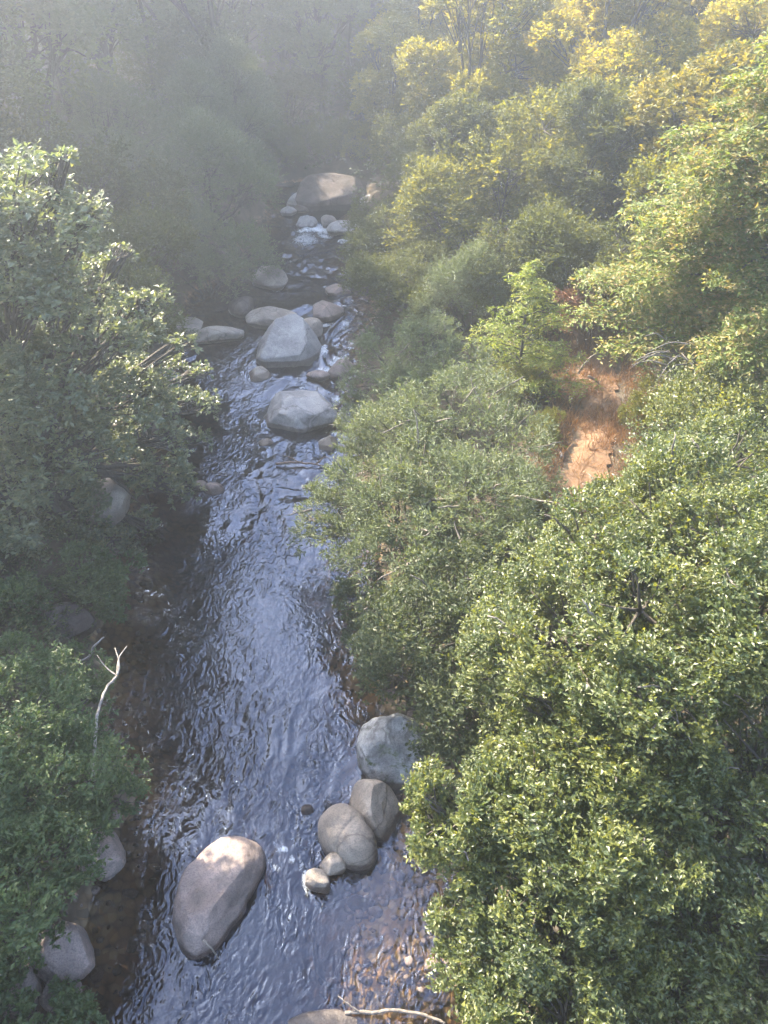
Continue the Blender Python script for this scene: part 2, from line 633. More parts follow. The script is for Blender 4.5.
foam_sheen_at(145, 868, 0, .25, .4, .4)
foam_sheen_at(248, 358, .2, .25, .6, .5)

wx = np.arange(-8.5, 3.0, .04)
wy = np.concatenate([np.arange(-2, 14, .04), np.arange(14, 27, .075), np.arange(27, 33.4, .1)])
WX, WY = np.meshgrid(wx, wy)


def value_noise(x, y, seed):
    r = np.random.default_rng(seed)
    T = r.uniform(-1, 1, (256, 256))
    xi = np.floor(x).astype(int)
    yi = np.floor(y).astype(int)
    fx = sst(x - xi)
    fy = sst(y - yi)
    g = lambda a, b: T[a & 255, b & 255]
    return (g(xi, yi) * (1 - fx) + g(xi + 1, yi) * fx) * (1 - fy) + (g(xi, yi + 1) * (1 - fx) + g(xi + 1, yi + 1) * fx) * fy


dx1 = value_noise(WX * .8, WY * .55, 1) * .5 + value_noise(WX * 2.1, WY * 1.3, 2) * .22
dy1 = value_noise(WX * .8, WY * .55, 3) * .5 + value_noise(WX * 2.1, WY * 1.3, 4) * .22
Xw, Yw = WX + dx1, WY + dy1
h = (value_noise(Xw * 1.3, Yw * .8, 5) * .022 + value_noise(Xw * 3.1, Yw * 2.0, 15) * .014 + (1 - 2 * np.abs(value_noise(Xw * 4.3, Yw * 2.2, 6))) * .010
     + (1 - 2 * np.abs(value_noise(Xw * 8.5, Yw * 5.5, 7))) * .0045 + value_noise(Xw * 14, Yw * 10, 8) * .0015)
calm = .17 + .98 * sst(.5 + value_noise(WX * .5, WY * .3, 9) * 1.1)
foam_sheen = np.zeros_like(WX)
for (fx_, fy_, rx_, ry_, s_) in FOAM_SHEEN:
    foam_sheen = np.maximum(foam_sheen, s_ * np.exp(-(((WX - fx_) / rx_) ** 2 + ((WY - fy_) / ry_) ** 2)))
amp = calm * (.55 + .45 * sst((WY - 2) / 5)) * (1 + 1.3 * sst((WY - 13) / 8)) + foam_sheen * 1.2
WZ = zw(WY) + h * amp
mxx, myy = len(wx), len(wy)
idx = np.arange(myy - 1)[:, None] * mxx + np.arange(mxx - 1)[None]
WF = np.stack([idx, idx + 1, idx + mxx + 1, idx + mxx], -1).reshape(-1, 4)

m, n, out = newmat('stream_water')
tc = N(n, 'ShaderNodeTexCoord')
mp = N(n, 'ShaderNodeMapping')
mp.inputs['Scale'].default_value = (1.0, .62, 1)
n.links.new(tc.outputs['Object'], mp.inputs[0])
n1 = N(n, 'ShaderNodeTexNoise', inputs={'Scale': 7.0, 'Detail': 1.6, 'Roughness': .5, 'Distortion': 1.6})
n.links.new(mp.outputs[0], n1.inputs['Vector'])
b = N(n, 'ShaderNodeBump', inputs={'Strength': .75, 'Distance': .032})
n.links.new(n1.outputs[0], b.inputs['Height'])
n0 = N(n, 'ShaderNodeTexNoise', inputs={'Scale': .9, 'Detail': 3.0, 'Distortion': 1.2})
n.links.new(mp.outputs[0], n0.inputs['Vector'])
mr0 = N(n, 'ShaderNodeMapRange')
mr0.inputs['From Min'].default_value = .36
mr0.inputs['From Max'].default_value = .64
mr0.inputs['To Min'].default_value = .10
mr0.inputs['To Max'].default_value = 1.0
n.links.new(n0.outputs[0], mr0.inputs[0])
n.links.new(mr0.outputs[0], b.inputs['Strength'])
fr = N(n, 'ShaderNodeFresnel', inputs={'IOR': 1.36})
n.links.new(b.outputs[0], fr.inputs['Normal'])
tr = N(n, 'ShaderNodeBsdfTransparent')
da = N(n, 'ShaderNodeAttribute', attribute_name='clear')
dcr = ramp(n, [(0, (.06, .052, .045)), (.35, (.30, .24, .17)), (1, (.92, .88, .78))])
n.links.new(da.outputs['Fac'], dcr.inputs[0])
n.links.new(dcr.outputs[0], tr.inputs[0])
gl = N(n, 'ShaderNodeBsdfGlossy', inputs={'Roughness': .015})
gl.inputs['Color'].default_value = (.46, .57, .84, 1)
n.links.new(b.outputs[0], gl.inputs['Normal'])
ms = N(n, 'ShaderNodeMixShader')
fm = N(n, 'ShaderNodeMath', operation='MULTIPLY_ADD', use_clamp=True)
fm.inputs[1].default_value = 1.9
fm.inputs[2].default_value = .012
n.links.new(fr.outputs[0], fm.inputs[0])
n.links.new(fm.outputs[0], ms.inputs[0])
n.links.new(tr.outputs[0], ms.inputs[1])
n.links.new(gl.outputs[0], ms.inputs[2])
fa = N(n, 'ShaderNodeAttribute', attribute_name='foam_sheen')
fn = N(n, 'ShaderNodeTexNoise', inputs={'Scale': 9.0, 'Detail': 9.0, 'Roughness': .75, 'Distortion': 1.6})
n.links.new(mp.outputs[0], fn.inputs['Vector'])
fs = N(n, 'ShaderNodeMath', operation='MULTIPLY_ADD')
n.links.new(fa.outputs['Fac'], fs.inputs[0])
fs.inputs[1].default_value = .55
fh = N(n, 'ShaderNodeMath', operation='MULTIPLY')
fh.inputs[1].default_value = .62
n.links.new(fn.outputs[0], fh.inputs[0])
n.links.new(fh.outputs[0], fs.inputs[2])
frp = ramp(n, [(.60, (0, 0, 0)), (.80, (1, 1, 1))])
n.links.new(fs.outputs[0], frp.inputs[0])
fd = N(n, 'ShaderNodeBsdfDiffuse')
fd.inputs[0].default_value = (.62, .66, .70, 1)
ms2 = N(n, 'ShaderNodeMixShader')
n.links.new(frp.outputs[0], ms2.inputs[0])
n.links.new(ms.outputs[0], ms2.inputs[1])
n.links.new(fd.outputs[0], ms2.inputs[2])
n.links.new(ms2.outputs[0], out.inputs[0])
M['water'] = m
wo = link_mesh('water', np.stack([WX, WY, WZ], -1).reshape(-1, 3), [WF], M['water'], smooth=True, attrs={'foam_sheen': foam_sheen.ravel(), 'clear': np.exp(-np.clip(zw(WY) - ground_h(WX, WY), 0, 2) / .42).ravel()})
tag(wo, kind='structure')

# ------------------------------------------------------------------ rocks
_ico = {}


def ico(sub):
    if sub not in _ico:
        import bmesh
        bm = bmesh.new()
        bmesh.ops.create_icosphere(bm, subdivisions=sub, radius=1)
        bm.verts.ensure_lookup_table()
        V = np.array([v.co[:] for v in bm.verts])
        F = np.array([[v.index for v in f.verts] for f in bm.faces])
        bm.free()
        _ico[sub] = (V, F)
    return _ico[sub]


def pnoise(V, f, seed):
    o = Vector((seed * 13.7, seed * 7.1, seed * 3.3))
    return np.array([mnoise.noise(Vector(v) * f + o) for v in V])


def rock(name, c, size, label, cat, mat, rz=0, tilt=(0, 0), planes=(), seed=1, rough=.10, sub=5, box=.0, group=None, taper=0, wl=None, ridge=0.0):
    """faceted, worn boulder. planes: (normal, distance) cuts in the unit shape before scaling"""
    V, F = ico(sub)
    V = V.copy()
    if box:
        p_ = 2 + 4 * box
        V = V / (np.abs(V) ** p_).sum(1)[:, None] ** (1 / p_)
    r = np.random.default_rng(seed)
    V = V * (1 + rough * 1.6 * pnoise(V, .9, seed))[:, None]
    pl = list(planes)
    for _ in range(10):
        q = r.normal(size=3)
        pl.append((q, r.uniform(.66, .95)))
    for q, d in pl:
        q = np.asarray(q, float)
        q = q / np.linalg.norm(q)
        e = V @ q - d
        sft = .014
        ee = np.where(e > -sft, (np.clip(e + sft, 0, None)), 0)
        V = V - q[None] * (ee * .93 * sst((e + sft) / (2 * sft)))[:, None]
    if ridge:
        V = V * (1 + ridge * (np.abs(pnoise(V, 2.4, seed + 11)) - .25))[:, None]
    if taper:
        V[:, :2] *= (1 - taper * V[:, 2:3])
    V = V * (1 + rough * .35 * pnoise(V, 2.6, seed + 3) + rough * .14 * pnoise(V, 6.5, seed + 5) + rough * .06 * pnoise(V, 15, seed + 6))[:, None]
    V = V * np.asarray(size)[None]
    ax, ay = tilt
    cx_, sx_ = math.cos(ax), math.sin(ax)
    V = V @ np.array([[1, 0, 0], [0, cx_, -sx_], [0, sx_, cx_]]).T
    cy_, sy_ = math.cos(ay), math.sin(ay)
    V = V @ np.array([[cy_, 0, sy_], [0, 1, 0], [-sy_, 0, cy_]]).T
    cz_, sz_ = math.cos(rz), math.sin(rz)
    V = V @ np.array([[cz_, -sz_, 0], [sz_, cz_, 0], [0, 0, 1]]).T
    zl = zw(c[1]) if wl is None else wl
    wet = np.clip(.5 - (V[:, 2] + c[2] - zl - .11) * 6, 0, 1)
    o = link_mesh(name, V, [F], mat, smooth=True, attrs={'wet': wet})
    o.location = c
    return tag(o, label, cat, group)


def outline_rock(name, pts, zref, h, depth, label, mat, seed, crest=None, planes=(), cat='boulder', p=2.6, rough=.03, group=None, tiltv=(0, 0), crack=None, zc0=0.0):
    """boulder whose plan at height zref is measured from its outline; domed top of height h, sides running down into the stream bed"""
    P = np.array([at_z(a, b_, zref)[0][:2] for a, b_ in pts])
    c = P.mean(0) if crest is None else np.array(at_z(crest[0], crest[1], zref)[0][:2])
    # resample closed outline, smoothed
    K = 96
    d = P - c
    a = np.arctan2(d[:, 1], d[:, 0])
    o_ = np.argsort(a)
    a, rr = a[o_], np.hypot(d[:, 0], d[:, 1])[o_]
    th = np.arange(K) * 2 * math.pi / K - math.pi
    r0 = np.interp(th, np.concatenate([a - 2 * math.pi, a, a + 2 * math.pi]), np.tile(rr, 3))
    for _ in range(3):
        r0 = (np.roll(r0, 1) + 2 * r0 + np.roll(r0, -1)) / 4
    rs = r0.copy()
    for _ in range(160):
        rs = (np.roll(rs, 1) + 2 * rs + np.roll(rs, -1)) / 4
    rings = 44
    V = [[0, 0, h]]
    for i in range(1, rings + 1):
        f = i / rings
        # arc-length-like profile: first top dome then the sides downward
        if f < .7:
            rho = math.sin(f / .7 * math.pi / 2)
            z = h * (1 - rho ** p) ** (1 / p) if rho < 1 else 0
        else:
            g_ = (f - .7) / .3
            rho = 1 + .06 * math.sin(g_ * math.pi) - .12 * g_
            z = -depth * g_
        w_ = min(1.0, rho) ** 2
        for k in range(K):
            q_ = (rs[k] * (1 - w_) + r0[k] * w_) * rho
            V.append([math.cos(th[k]) * q_, math.sin(th[k]) * q_, z])
    V = np.array(V)
    V[:, 2] += np.where(V[:, 2] > 0, (V[:, 0] * tiltv[0] + V[:, 1] * tiltv[1]) * np.clip(V[:, 2] / h * 2, 0, 1), 0)
    s_ = max(r0)
    for q, dd in planes:
        q = np.asarray(q, float)
        q /= np.linalg.norm(q)
        e = V @ q - dd
        V = V - q[None] * np.clip(e, 0, None)[:, None] * .92
    U = V / s_
    nn = unit(V + np.array([0, 0, .2]))
    V = V + nn * (s_ * rough * (pnoise(U, 1.6, seed) * 1.4 + .6 * pnoise(U, 4, seed + 1) + .25 * pnoise(U, 11, seed + 2)))[:, None]
    if crack is not None:
        q, dd, dep = crack
        q = np.asarray(q, float) / np.linalg.norm(q)
        e = V @ q - dd + .02 * pnoise(U, 3, seed + 9) * s_
        V[:, 2] -= dep * np.exp(-(e / .022) ** 2) * (V[:, 2] > 0)
    F4 = []
    F3 = [[0, 1 + k, 1 + (k + 1) % K] for k in range(K)]
    for i in range(rings - 1):
        b0, b1 = 1 + i * K, 1 + (i + 1) * K
        for k in range(K):
            k2 = (k + 1) % K
            F4.append([b0 + k, b1 + k, b1 + k2, b0 + k2])
    zbase = zref
    wet = np.clip(.5 - (V[:, 2] + zbase - zw(c[1]) - .11) * 6, 0, 1)
    o = link_mesh(name, V, [np.array(F4), np.array(F3)], mat, smooth=True, attrs={'wet': wet})
    o.location = (c[0], c[1], zbase)
    return tag(o, label, cat, group)


G_NEAR = 'boulders in the near stream'
G_MID = 'boulders in the middle rapid'
G_FAR = 'rocks at the far head of the stream'
G_BANK = 'boulders along the left bank'

# long oval boulder
outline_rock('boulder', [(262, 846), (240, 838), (218, 848), (198, 866), (180, 886), (175, 905), (177, 934), (183, 953), (196, 957), (212, 944), (229, 923), (246, 898), (258, 875), (265, 858)],
             .12, .42, .6, 'long oval pinkish boulder alone in the near stream, a thin stick on its end', M['pink'], 3,
             planes=[((.75, -.45, .40), .35), ((-.12, .1, 1), .33), ((-.75, .35, .55), .50)], p=2.4, rough=.055, group=G_NEAR)
outline_rock('boulder', [(318, 824), (340, 808), (353, 814), (367, 832), (378, 852), (372, 862), (354, 865), (337, 857), (322, 842)],
             .12, .42, .5, 'smooth brown-grey boulder with a crack straight across it', M['tan'], 15, p=2.4, rough=.018,
             crack=((.75, -.6, .1), .06, .012), group=G_NEAR)
outline_rock('boulder', [(352, 790), (358, 783), (378, 786), (394, 797), (402, 812), (398, 832), (384, 838), (366, 828), (352, 812)],
             .15, .48, .5, 'ridged brown-grey boulder between the cracked boulder and the bush', M['tan'], 8, p=1.6, rough=.05,
             planes=[((-.8, -.1, .5), .27), ((.75, -.35, .5), .20)], group=G_NEAR)
outline_rock('boulder', [(357, 742), (372, 727), (386, 736), (402, 724), (420, 730), (428, 755), (416, 778), (392, 784), (368, 772)],
             .2, .65, .7, 'large pale boulder with moss and white lichen half under the right bush', M['mossy'], 12, p=1.9, rough=.07, planes=[((-.1, -1, .35), .42), ((.5, -.4, .8), .46)], group=G_NEAR)
c, t = at_z(333, 864, .10)
rock('boulder', c, (.18, .165, .16), 'small round tan boulder touching the cracked one', 'boulder', M['tan'], seed=21, sub=4, group=G_NEAR)
c, t = at_z(318, 882, .08)
rock('boulder', c, (.15, .14, .17), 'small blocky yellowish stone in front of the round tan boulder', 'boulder', M['tan'], seed=22, sub=4, box=.5,
     planes=[((0, -1, .3), .6), ((.3, .1, 1), .6)], group=G_NEAR)
c, t = at_z(308, 810, .0)
rock('boulder', c, (.10, .09, .08), 'tiny dark wet stone poking out of the riffle left of the ridged boulder', 'stone', M['brown'], seed=23, sub=3, group=G_NEAR)
c, t = at_z(358, 940, -.27)
rock('boulder', c, (.62, .55, .22), 'broad pinkish boulder under the shallow water at lower right', 'boulder', M['pink'], seed=24, sub=4, group=G_NEAR)
c, t = at_z(362, 904, -.13)
rock('boulder', c, (.2, .12, .10), 'small pink submerged stone in the shallows above the broad one', 'stone', M['pink'], seed=25, sub=4, group=G_NEAR)
c, t = at_z(326, 1026, -.04)
rock('boulder', c, (.50, .16, .11), 'flat blue-grey wet slab at the bottom edge of the picture', 'slab', M['granite'], seed=26, sub=4, rz=.05, group=G_NEAR)
# left bank
for i, (px, py, z, s, lab, mt) in enumerate([
    (60, 957, .3, (.42, .36, .36), 'rounded grey-brown boulder under the lower left shrub, above a pair', 'pink'),
    (22, 992, .3, (.28, .26, .30), 'small round brown boulder at lower left corner, left of a pair', 'pink'),
    (60, 992, .15, (.22, .24, .25), 'small round brown boulder at lower left corner, right of a pair', 'pink'),
    (102, 858, .2, (.36, .3, .3), 'grey boulder at the water edge behind leaves of the lower left shrub', 'pink'),
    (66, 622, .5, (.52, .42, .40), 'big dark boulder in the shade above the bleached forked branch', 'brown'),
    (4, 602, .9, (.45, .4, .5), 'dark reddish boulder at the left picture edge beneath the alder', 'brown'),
    (106, 503, .8, (.55, .45, .45), 'pinkish boulder partly hidden below the left alder branches', 'tan'),
    (168, 381, .3, (.45, .4, .28), 'pale boulder at the tip of the left alder branches', 'granite'),
]):
    c, t = at_z(px, py, z)
    rock('boulder', c, s, lab, 'boulder', M[mt], seed=40 + i, sub=5 if i in (0, 4, 6) else 4, rz=i * .7, group=G_BANK, rough=.08)
for i, (px, py, s, lab) in enumerate([
    (197, 486, (.30, .2, .14), 'small pinkish stone in the shallows by the left alder, left of a pair'),
    (213, 490, (.24, .2, .16), 'small pinkish stone in the shallows by the left alder, right of a pair'),
]):
    c, t = at_z(px, py, .0)
    rock('boulder', c, s, lab, 'stone', M['pink'], seed=60 + i, sub=4, group=G_BANK)

# gravel in the shallows and along both water edges
gv, gf = ico(1)
n_g = 2600
gy_ = np.concatenate([rng.uniform(2.2, 7.5, 1300), rng.uniform(7.5, 26, n_g - 1300)])
edge = rng.uniform(0, 1, n_g) < .62
edge[:1300] |= rng.uniform(0, 1, 1300) < .6
gx_ = np.where(edge, np.interp(gy_, YK, XR) - rng.uniform(-.5, 1.5, n_g) ** 1 * np.where(np.arange(n_g) < 1300, 1, .45), np.interp(gy_, YK, XL) + rng.uniform(-.4, .6, n_g))
gs = rng.uniform(.015, .06, n_g) * rng.choice([1, 1, 1, 1.9], n_g)
gz_ = ground_h(gx_, gy_) + gs * .15
sq = np.stack([rng.uniform(.8, 1.4, n_g), rng.uniform(.7, 1.2, n_g), rng.uniform(.4, .8, n_g)], -1)
GVV = gv[None] * (sq * gs[:, None])[:, None, :] * rng.uniform(.8, 1.15, (n_g, len(gv), 1)) + np.stack([gx_, gy_, gz_], -1)[:, None]
GFF = gf[None] + (np.arange(n_g) * len(gv))[:, None, None]
o = link_mesh('gravel', GVV.reshape(-1, 3), [GFF.reshape(-1, 3)], M['pink'], smooth=True, attrs={'wet': np.full(n_g * len(gv), .45)})
tag(o, 'loose brown gravel in the shallows and along the water edges', 'gravel', kind='stuff')

# middle rapid: base pixel (px,py at waterline), size (half width, half depth, half height)
c, t = at_z(289, 356, .30)
rock('boulder', c + np.array([0, .25, .25]), (1.08, .95, .92), 'largest pale grey boulder in mid stream, five sided with a broad sloping face', 'boulder', M['granite'], seed=71,
     planes=[((0, -.55, .83), .42), ((.1, -1, .0), .80), ((.85, -.1, .42), .62), ((-.85, -.05, .5), .62), ((-.3, .3, 1), .8)], box=.15, sub=5, group=G_MID, rough=.06)
c, t = at_z(302, 420, .12)
rock('boulder', c + np.array([.0, .1, .15]), (1.05, .80, .66), 'chiselled grey boulder below the largest one, with scalloped facets', 'boulder', M['granite'], seed=73,
     planes=[((-.5, -1, .15), .55), ((.25, -1, .2), .55), ((.6, -.8, .1), .62), ((-.3, -.5, 1), .50), ((.4, -.3, 1), .46), ((.1, .3, 1), .6), ((-1, -.2, .5), .62), ((-.1, -.9, .7), .52), ((.8, -.7, .6), .6)], box=.2, sub=5, group=G_MID, rough=.075, ridge=.12)
MID = [
    (259, 377, .1, (.38, .34, .28), 'rounded tan boulder at the lower left corner of the largest one', 'tan', .1),
    (272, 318, .62, (.75, .6, .32), 'low pale slab just behind the largest mid-stream boulder', 'tan', .2),
    (311, 330, .55, (.40, .42, .36), 'smooth rounded boulder at the right shoulder of the largest one', 'tan', .0),
    (326, 311, .62, (.52, .5, .34), 'pinkish wedge-shaped boulder above the white chute', 'pink', -.2),
    (268, 278, .75, (.72, .5, .46), 'long pale wedge boulder on the left edge above the rapid', 'tan', -.55),
    (183, 329, .6, (.68, .5, .30), 'flat pale boulder at the left edge of the pool', 'tan', .1),
    (214, 336, .5, (.85, .34, .26), 'thin pale ledge beside the pool under the willow', 'tan', .2),
    (342, 372, .2, (.42, .42, .34), 'pink boulder below the chute against the right willows', 'pink', .3),
    (329, 445, .05, (.26, .24, .36), 'small pyramid-shaped boulder right of the chiselled one', 'tan', .4),
    (337, 292, .6, (.46, .36, .24), 'pink low boulder across the stream from the long pale wedge', 'pink', -.2),
    (243, 308, .65, (.42, .4, .36), 'brown boulder under the willow left of the pale slab', 'brown', .4),
    (266, 443, .0, (.18, .14, .12), 'small stone at the foot of the chiselled boulder', 'tan', .4),
    (318, 376, .22, (.34, .2, .13), 'low wet stone in the gap below the largest boulder', 'pink', .1),
]
for i, (px, py, z, s, lab, mt, rz) in enumerate(MID):
    c, t = at_z(px, py, z)
    pl = [((-.6, -.5, .7), .5), ((.7, -.4, .6), .55), ((0, .6, .6), .5)] if 'pyramid' in lab else [((-.5, -.3, 1), .55), ((.6, -.5, .6), .6)] if 'wedge' in lab else ()
    rock('boulder', c, s, lab, 'boulder', M[mt], seed=80 + i, sub=4, rz=rz, planes=pl, group=G_MID, rough=.08)
# far head of the stream
c, t = at_z(331, 213, .9)
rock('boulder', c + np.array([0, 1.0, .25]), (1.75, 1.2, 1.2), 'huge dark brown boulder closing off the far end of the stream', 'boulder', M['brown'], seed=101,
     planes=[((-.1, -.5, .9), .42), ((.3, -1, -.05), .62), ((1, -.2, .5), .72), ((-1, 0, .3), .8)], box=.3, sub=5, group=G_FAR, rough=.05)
FAR = [
    (299, 199, 1.15, (.62, .5, .34), 'pale slab leaning against the left side of the huge dark boulder', 'granite', .5),
    (307, 221, .85, (.5, .4, .38), 'pale triangular stone in front of the huge dark boulder', 'granite', .2),
    (328, 220, .85, (.38, .35, .32), 'small tan stone at the foot of the huge dark boulder', 'tan', .7),
    (346, 226, .8, (.85, .6, .34), 'wide pale stone under the right end of the huge dark boulder', 'granite', .2),
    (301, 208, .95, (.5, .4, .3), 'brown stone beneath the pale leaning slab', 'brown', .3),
    (372, 202, 1.1, (.6, .5, .4), 'grey stone just right of the huge dark boulder', 'granite', .3),
    (289, 210, .95, (.36, .3, .28), 'small grey stone left of the pale leaning slab', 'granite', .1),
]
for i, (px, py, y, s, lab, mt, rz) in enumerate(FAR):
    c, t = at_z(px, py + 2, y)
    s = tuple(q * .86 for q in s)
    rock('boulder', c, s, lab, 'boulder', M[mt], seed=110 + i, sub=4, rz=rz, group=G_FAR, rough=.09,
         tilt=(.1, -.4 if i == 0 else 0), planes=[((-.6, -.5, .8), .5), ((.7, -.4, .6), .55)] if i == 1 else ())

# ------------------------------------------------------------------ plants
def subclumps(lobes, per, frac, flat=.85):
    """subclump centres on the outer part of each lobe -> C, rho, outward"""
    C, RH, O = [], [], []
    for c, r in lobes:
        k = max(4, int(per))
        d = rdir(k)
        d[:, 2] = np.where(d[:, 2] < -.35, -d[:, 2] * .6, d[:, 2])
        d = unit(d)
        rad = r * rng.uniform(.45, 1.0, k) ** .6
        C.append(c + d * rad[:, None] * np.array([1, 1, flat]))
        RH.append(r * frac * rng.uniform(.7, 1.3, k))
        O.append(d)
    return np.concatenate(C), np.concatenate(RH), np.concatenate(O)


def foliage(C, RH, O, nleaf, L, W, K=7, droop=0.0, up=.35, lsf=.9, nup=.7, spread=.8, tvar=.3, toff=0.0, clumptint=.25):
    """nleaf leaves over the subclumps, weighted by their size"""
    S = max(1, nleaf // K)
    wgt = RH ** 2
    i = rng.choice(len(C), S, p=wgt / wgt.sum())
    d0 = rdir(S)
    d0 = unit(d0 + O[i] * .5)
    start = C[i] + d0 * (RH[i] * rng.uniform(0, 1, S) ** .45)[:, None]
    d = unit(O[i] * .55 + d0 * .6 + rdir(S) * .5 + np.array([0, 0, up - droop]))
    ls = RH[i] * lsf * rng.uniform(.5, 1.2, S)
    ct = rng.uniform(0, 1, len(C)) * clumptint + toff
    return sprays(start, d, ls, K, L, W, nup, spread, ct[i], tvar)


def plant(name, label, cat, base, lobes, mat, nleaf, L, W, group=None, per=10, frac=.42, stem_r=.06, multi=True, leaf=leaf_flat,
          bark='bark', extra_twigs=0, K=7, droop=0., up=.35, spread=.8, tvar=.3, toff=0., lsf=.9, nup=.7, limb_r=None, flat=.85, clumptint=.25):
    base = np.asarray(base, float)
    root = thing(name, base, label, cat, group)
    C, RH, O = subclumps(lobes, per, frac, flat)
    tb = Tubes(6)
    cen = np.mean([c for c, r in lobes], 0)
    top = np.array([base[0] * .4 + cen[0] * .6, base[1] * .4 + cen[1] * .6, cen[2]])
    if not multi:
        P = bez(base - np.array([0, 0, .3]), top, (0, 0, .1), 9, .03)
        tb.add(P, np.linspace(stem_r, stem_r * .45, 9))
    off = 0
    for (c, r) in lobes:
        if multi:
            a = base + rng.normal(size=3) * np.array([.15, .15, 0]) - np.array([0, 0, .2])
            rr = stem_r * .6
        else:
            f = rng.uniform(.35, .95)
            a = P[int(f * 8)]
            rr = stem_r * .5
        Lp = bez(a, c, np.array([0, 0, .25 * np.linalg.norm(c - a) * .5]), 8, .03)
        tb.add(Lp, np.linspace(rr, rr * .35, 8))
        k = max(4, int(per))
        for j in range(off, off + k):
            s0 = Lp[rng.integers(4, 8)]
            tb.add(bez(s0, C[j], rng.normal(size=3) * .08 * r, 5, .015 * r), np.linspace(rr * .3, rr * .12, 5))
        off += k
    if extra_twigs:
        tb.mark()
        for _ in range(extra_twigs):
            j = rng.integers(len(C))
            s0 = C[j]
            d = unit(O[j] + rng.normal(size=3) * .5)
            e = s0 + d * RH[j] * rng.uniform(1.2, 2.6)
            tb.add(bez(s0, e, rng.normal(size=3) * .12 * RH[j], 6, .01), np.linspace(.012, .004, 6) * (1 + np.linalg.norm(s0 - CAM) / 14))
    tb.build('trunk', M[bark], root, base, M['twig'])
    pos, ax, nr, LL, WW, ti = foliage(C, RH, O, nleaf, L, W, K, droop, up, lsf, nup, spread, tvar, toff, clumptint)
    V, F, T = leaf(pos - base, ax, nr, LL, WW, ti)
    link_mesh('crown', V, [F], M[mat], root, attrs={'tint': T})
    return root


def lz(*L):
    out = []
    for px, py, z, rpx in L:
        P, t = at_z(px, py, z)
        out.append((P, rpx * t / FPX))
    return out


def ly(*L):
    out = []
    for px, py, y, rpx in L:
        P, t = at_y(px, py, y)
        out.append((P, rpx * t / FPX))
    return out


def gpt(x, y):
    return np.array([x, y, float(ground_h(x, y))])


BU = 'bushes over the right bank'
BL = 'bushes over the left bank'
TR = 'trees on the right slope'
TL = 'trees on the left hillside'
TF = 'trees beyond the head of the stream'

# ---- right bank, near: glossy alders
plant('alder_tree', 'bright sunlit alder nearest the camera, hanging over the lower right shallows', 'tree', gpt(2.1, 4.2),
      lz((450, 820, 2.9, 48), (490, 800, 3.0, 48), (540, 800, 3.1, 62), (470, 875, 2.4, 52), (540, 880, 2.6, 76), (490, 950, 1.9, 52), (570, 970, 1.9, 80), (600, 860, 2.9, 76),
         (510, 1010, 1.5, 50), (465, 920, 1.9, 30), (430, 830, 2.7, 28), (560, 1050, 1.8, 80)),
      'alder', 78000, .053, .030, BU, per=26, frac=.24, stem_r=.09, leaf=leaf_arrays, clumptint=.28, extra_twigs=24, tvar=.45, toff=.06)
plant('alder_tree', 'tall sunlit alder at right centre, its leafy flank facing the stream', 'tree', gpt(3.4, 6.6),
      lz((560, 640, 3.9, 72), (505, 610, 3.4, 40), (520, 660, 3.2, 52), (600, 560, 4.2, 66), (640, 610, 4.5, 80), (700, 530, 4.7, 78), (660, 690, 4.0, 80), (580, 730, 3.4, 66),
         (640, 770, 3.3, 70), (740, 640, 4.4, 80), (625, 525, 3.9, 44), (670, 490, 4.2, 56), (760, 560, 4.8, 80), (720, 470, 4.4, 60), (540, 720, 2.9, 46), (560, 560, 3.6, 45), (530, 560, 3.2, 30), (800, 640, 4.6, 90)),
      'alder', 128000, .053, .030, BU, per=26, frac=.24, stem_r=.11, leaf=leaf_arrays, clumptint=.28, extra_twigs=48, tvar=.45, toff=.05)
plant('alder_tree', 'open shaded alder with bare twigs filling the lower right corner', 'tree', gpt(4.0, 4.2),
      lz((720, 800, 3.0, 80), (680, 900, 2.3, 76), (740, 950, 2.0, 80), (765, 740, 3.6, 70), (650, 980, 1.6, 76), (790, 860, 2.8, 90), (700, 1030, 1.5, 80), (620, 1010, 1.3, 60), (690, 740, 3.2, 60), (810, 980, 2.2, 90)),
      'alder', 50000, .055, .032, BU, per=22, frac=.23, stem_r=.09, leaf=leaf_arrays, clumptint=.28, extra_twigs=30, tvar=.35)
# ---- right bank, middle: grey-green willows
plant('willow_bush', 'dark green bush drooping over the mossy pale boulder', 'bush', gpt(1.1, 8.2),
      lz((420, 640, 1.9, 50), (455, 590, 2.3, 46), (402, 680, 1.2, 34), (470, 700, 1.6, 48), (462, 725, 1.3, 32), (390, 620, 1.4, 30), (470, 640, 2.3, 45), (378, 655, .8, 26), (384, 690, .55, 18), (362, 600, .9, 26), (366, 635, .5, 18), (500, 755, 1.4, 30)),
      'dark', 28000, .070, .032, BU, per=18, frac=.30, stem_r=.05, extra_twigs=14, droop=.1, tvar=.4)
plant('willow_bush', 'grey-green willow bulging into the stream at mid picture', 'bush', gpt(.3, 11.5),
      lz((330, 515, 1.2, 32), (362, 495, 1.8, 42), (400, 520, 2.1, 48), (395, 570, 1.7, 42), (355, 550, 1.2, 34), (320, 540, .8, 24), (425, 550, 2.2, 42)),
      'willow', 22000, .085, .024, BU, per=18, frac=.30, stem_r=.05, extra_twigs=30, K=8, droop=.05, spread=.6)
plant('willow_bush', 'widest grey-green willow, crossed by bare grey twigs, left of the dirt path', 'bush', gpt(1.8, 13.2),
      lz((400, 440, 2.1, 48), (450, 420, 2.6, 52), (495, 450, 2.5, 50), (470, 510, 2.6, 60), (425, 490, 2.4, 52), (520, 500, 2.1, 36), (380, 470, 1.6, 36), (510, 545, 2.3, 40)),
      'willow', 34000, .088, .025, BU, per=18, frac=.30, stem_r=.06, extra_twigs=60, K=8, droop=.0, spread=.6, toff=.05)
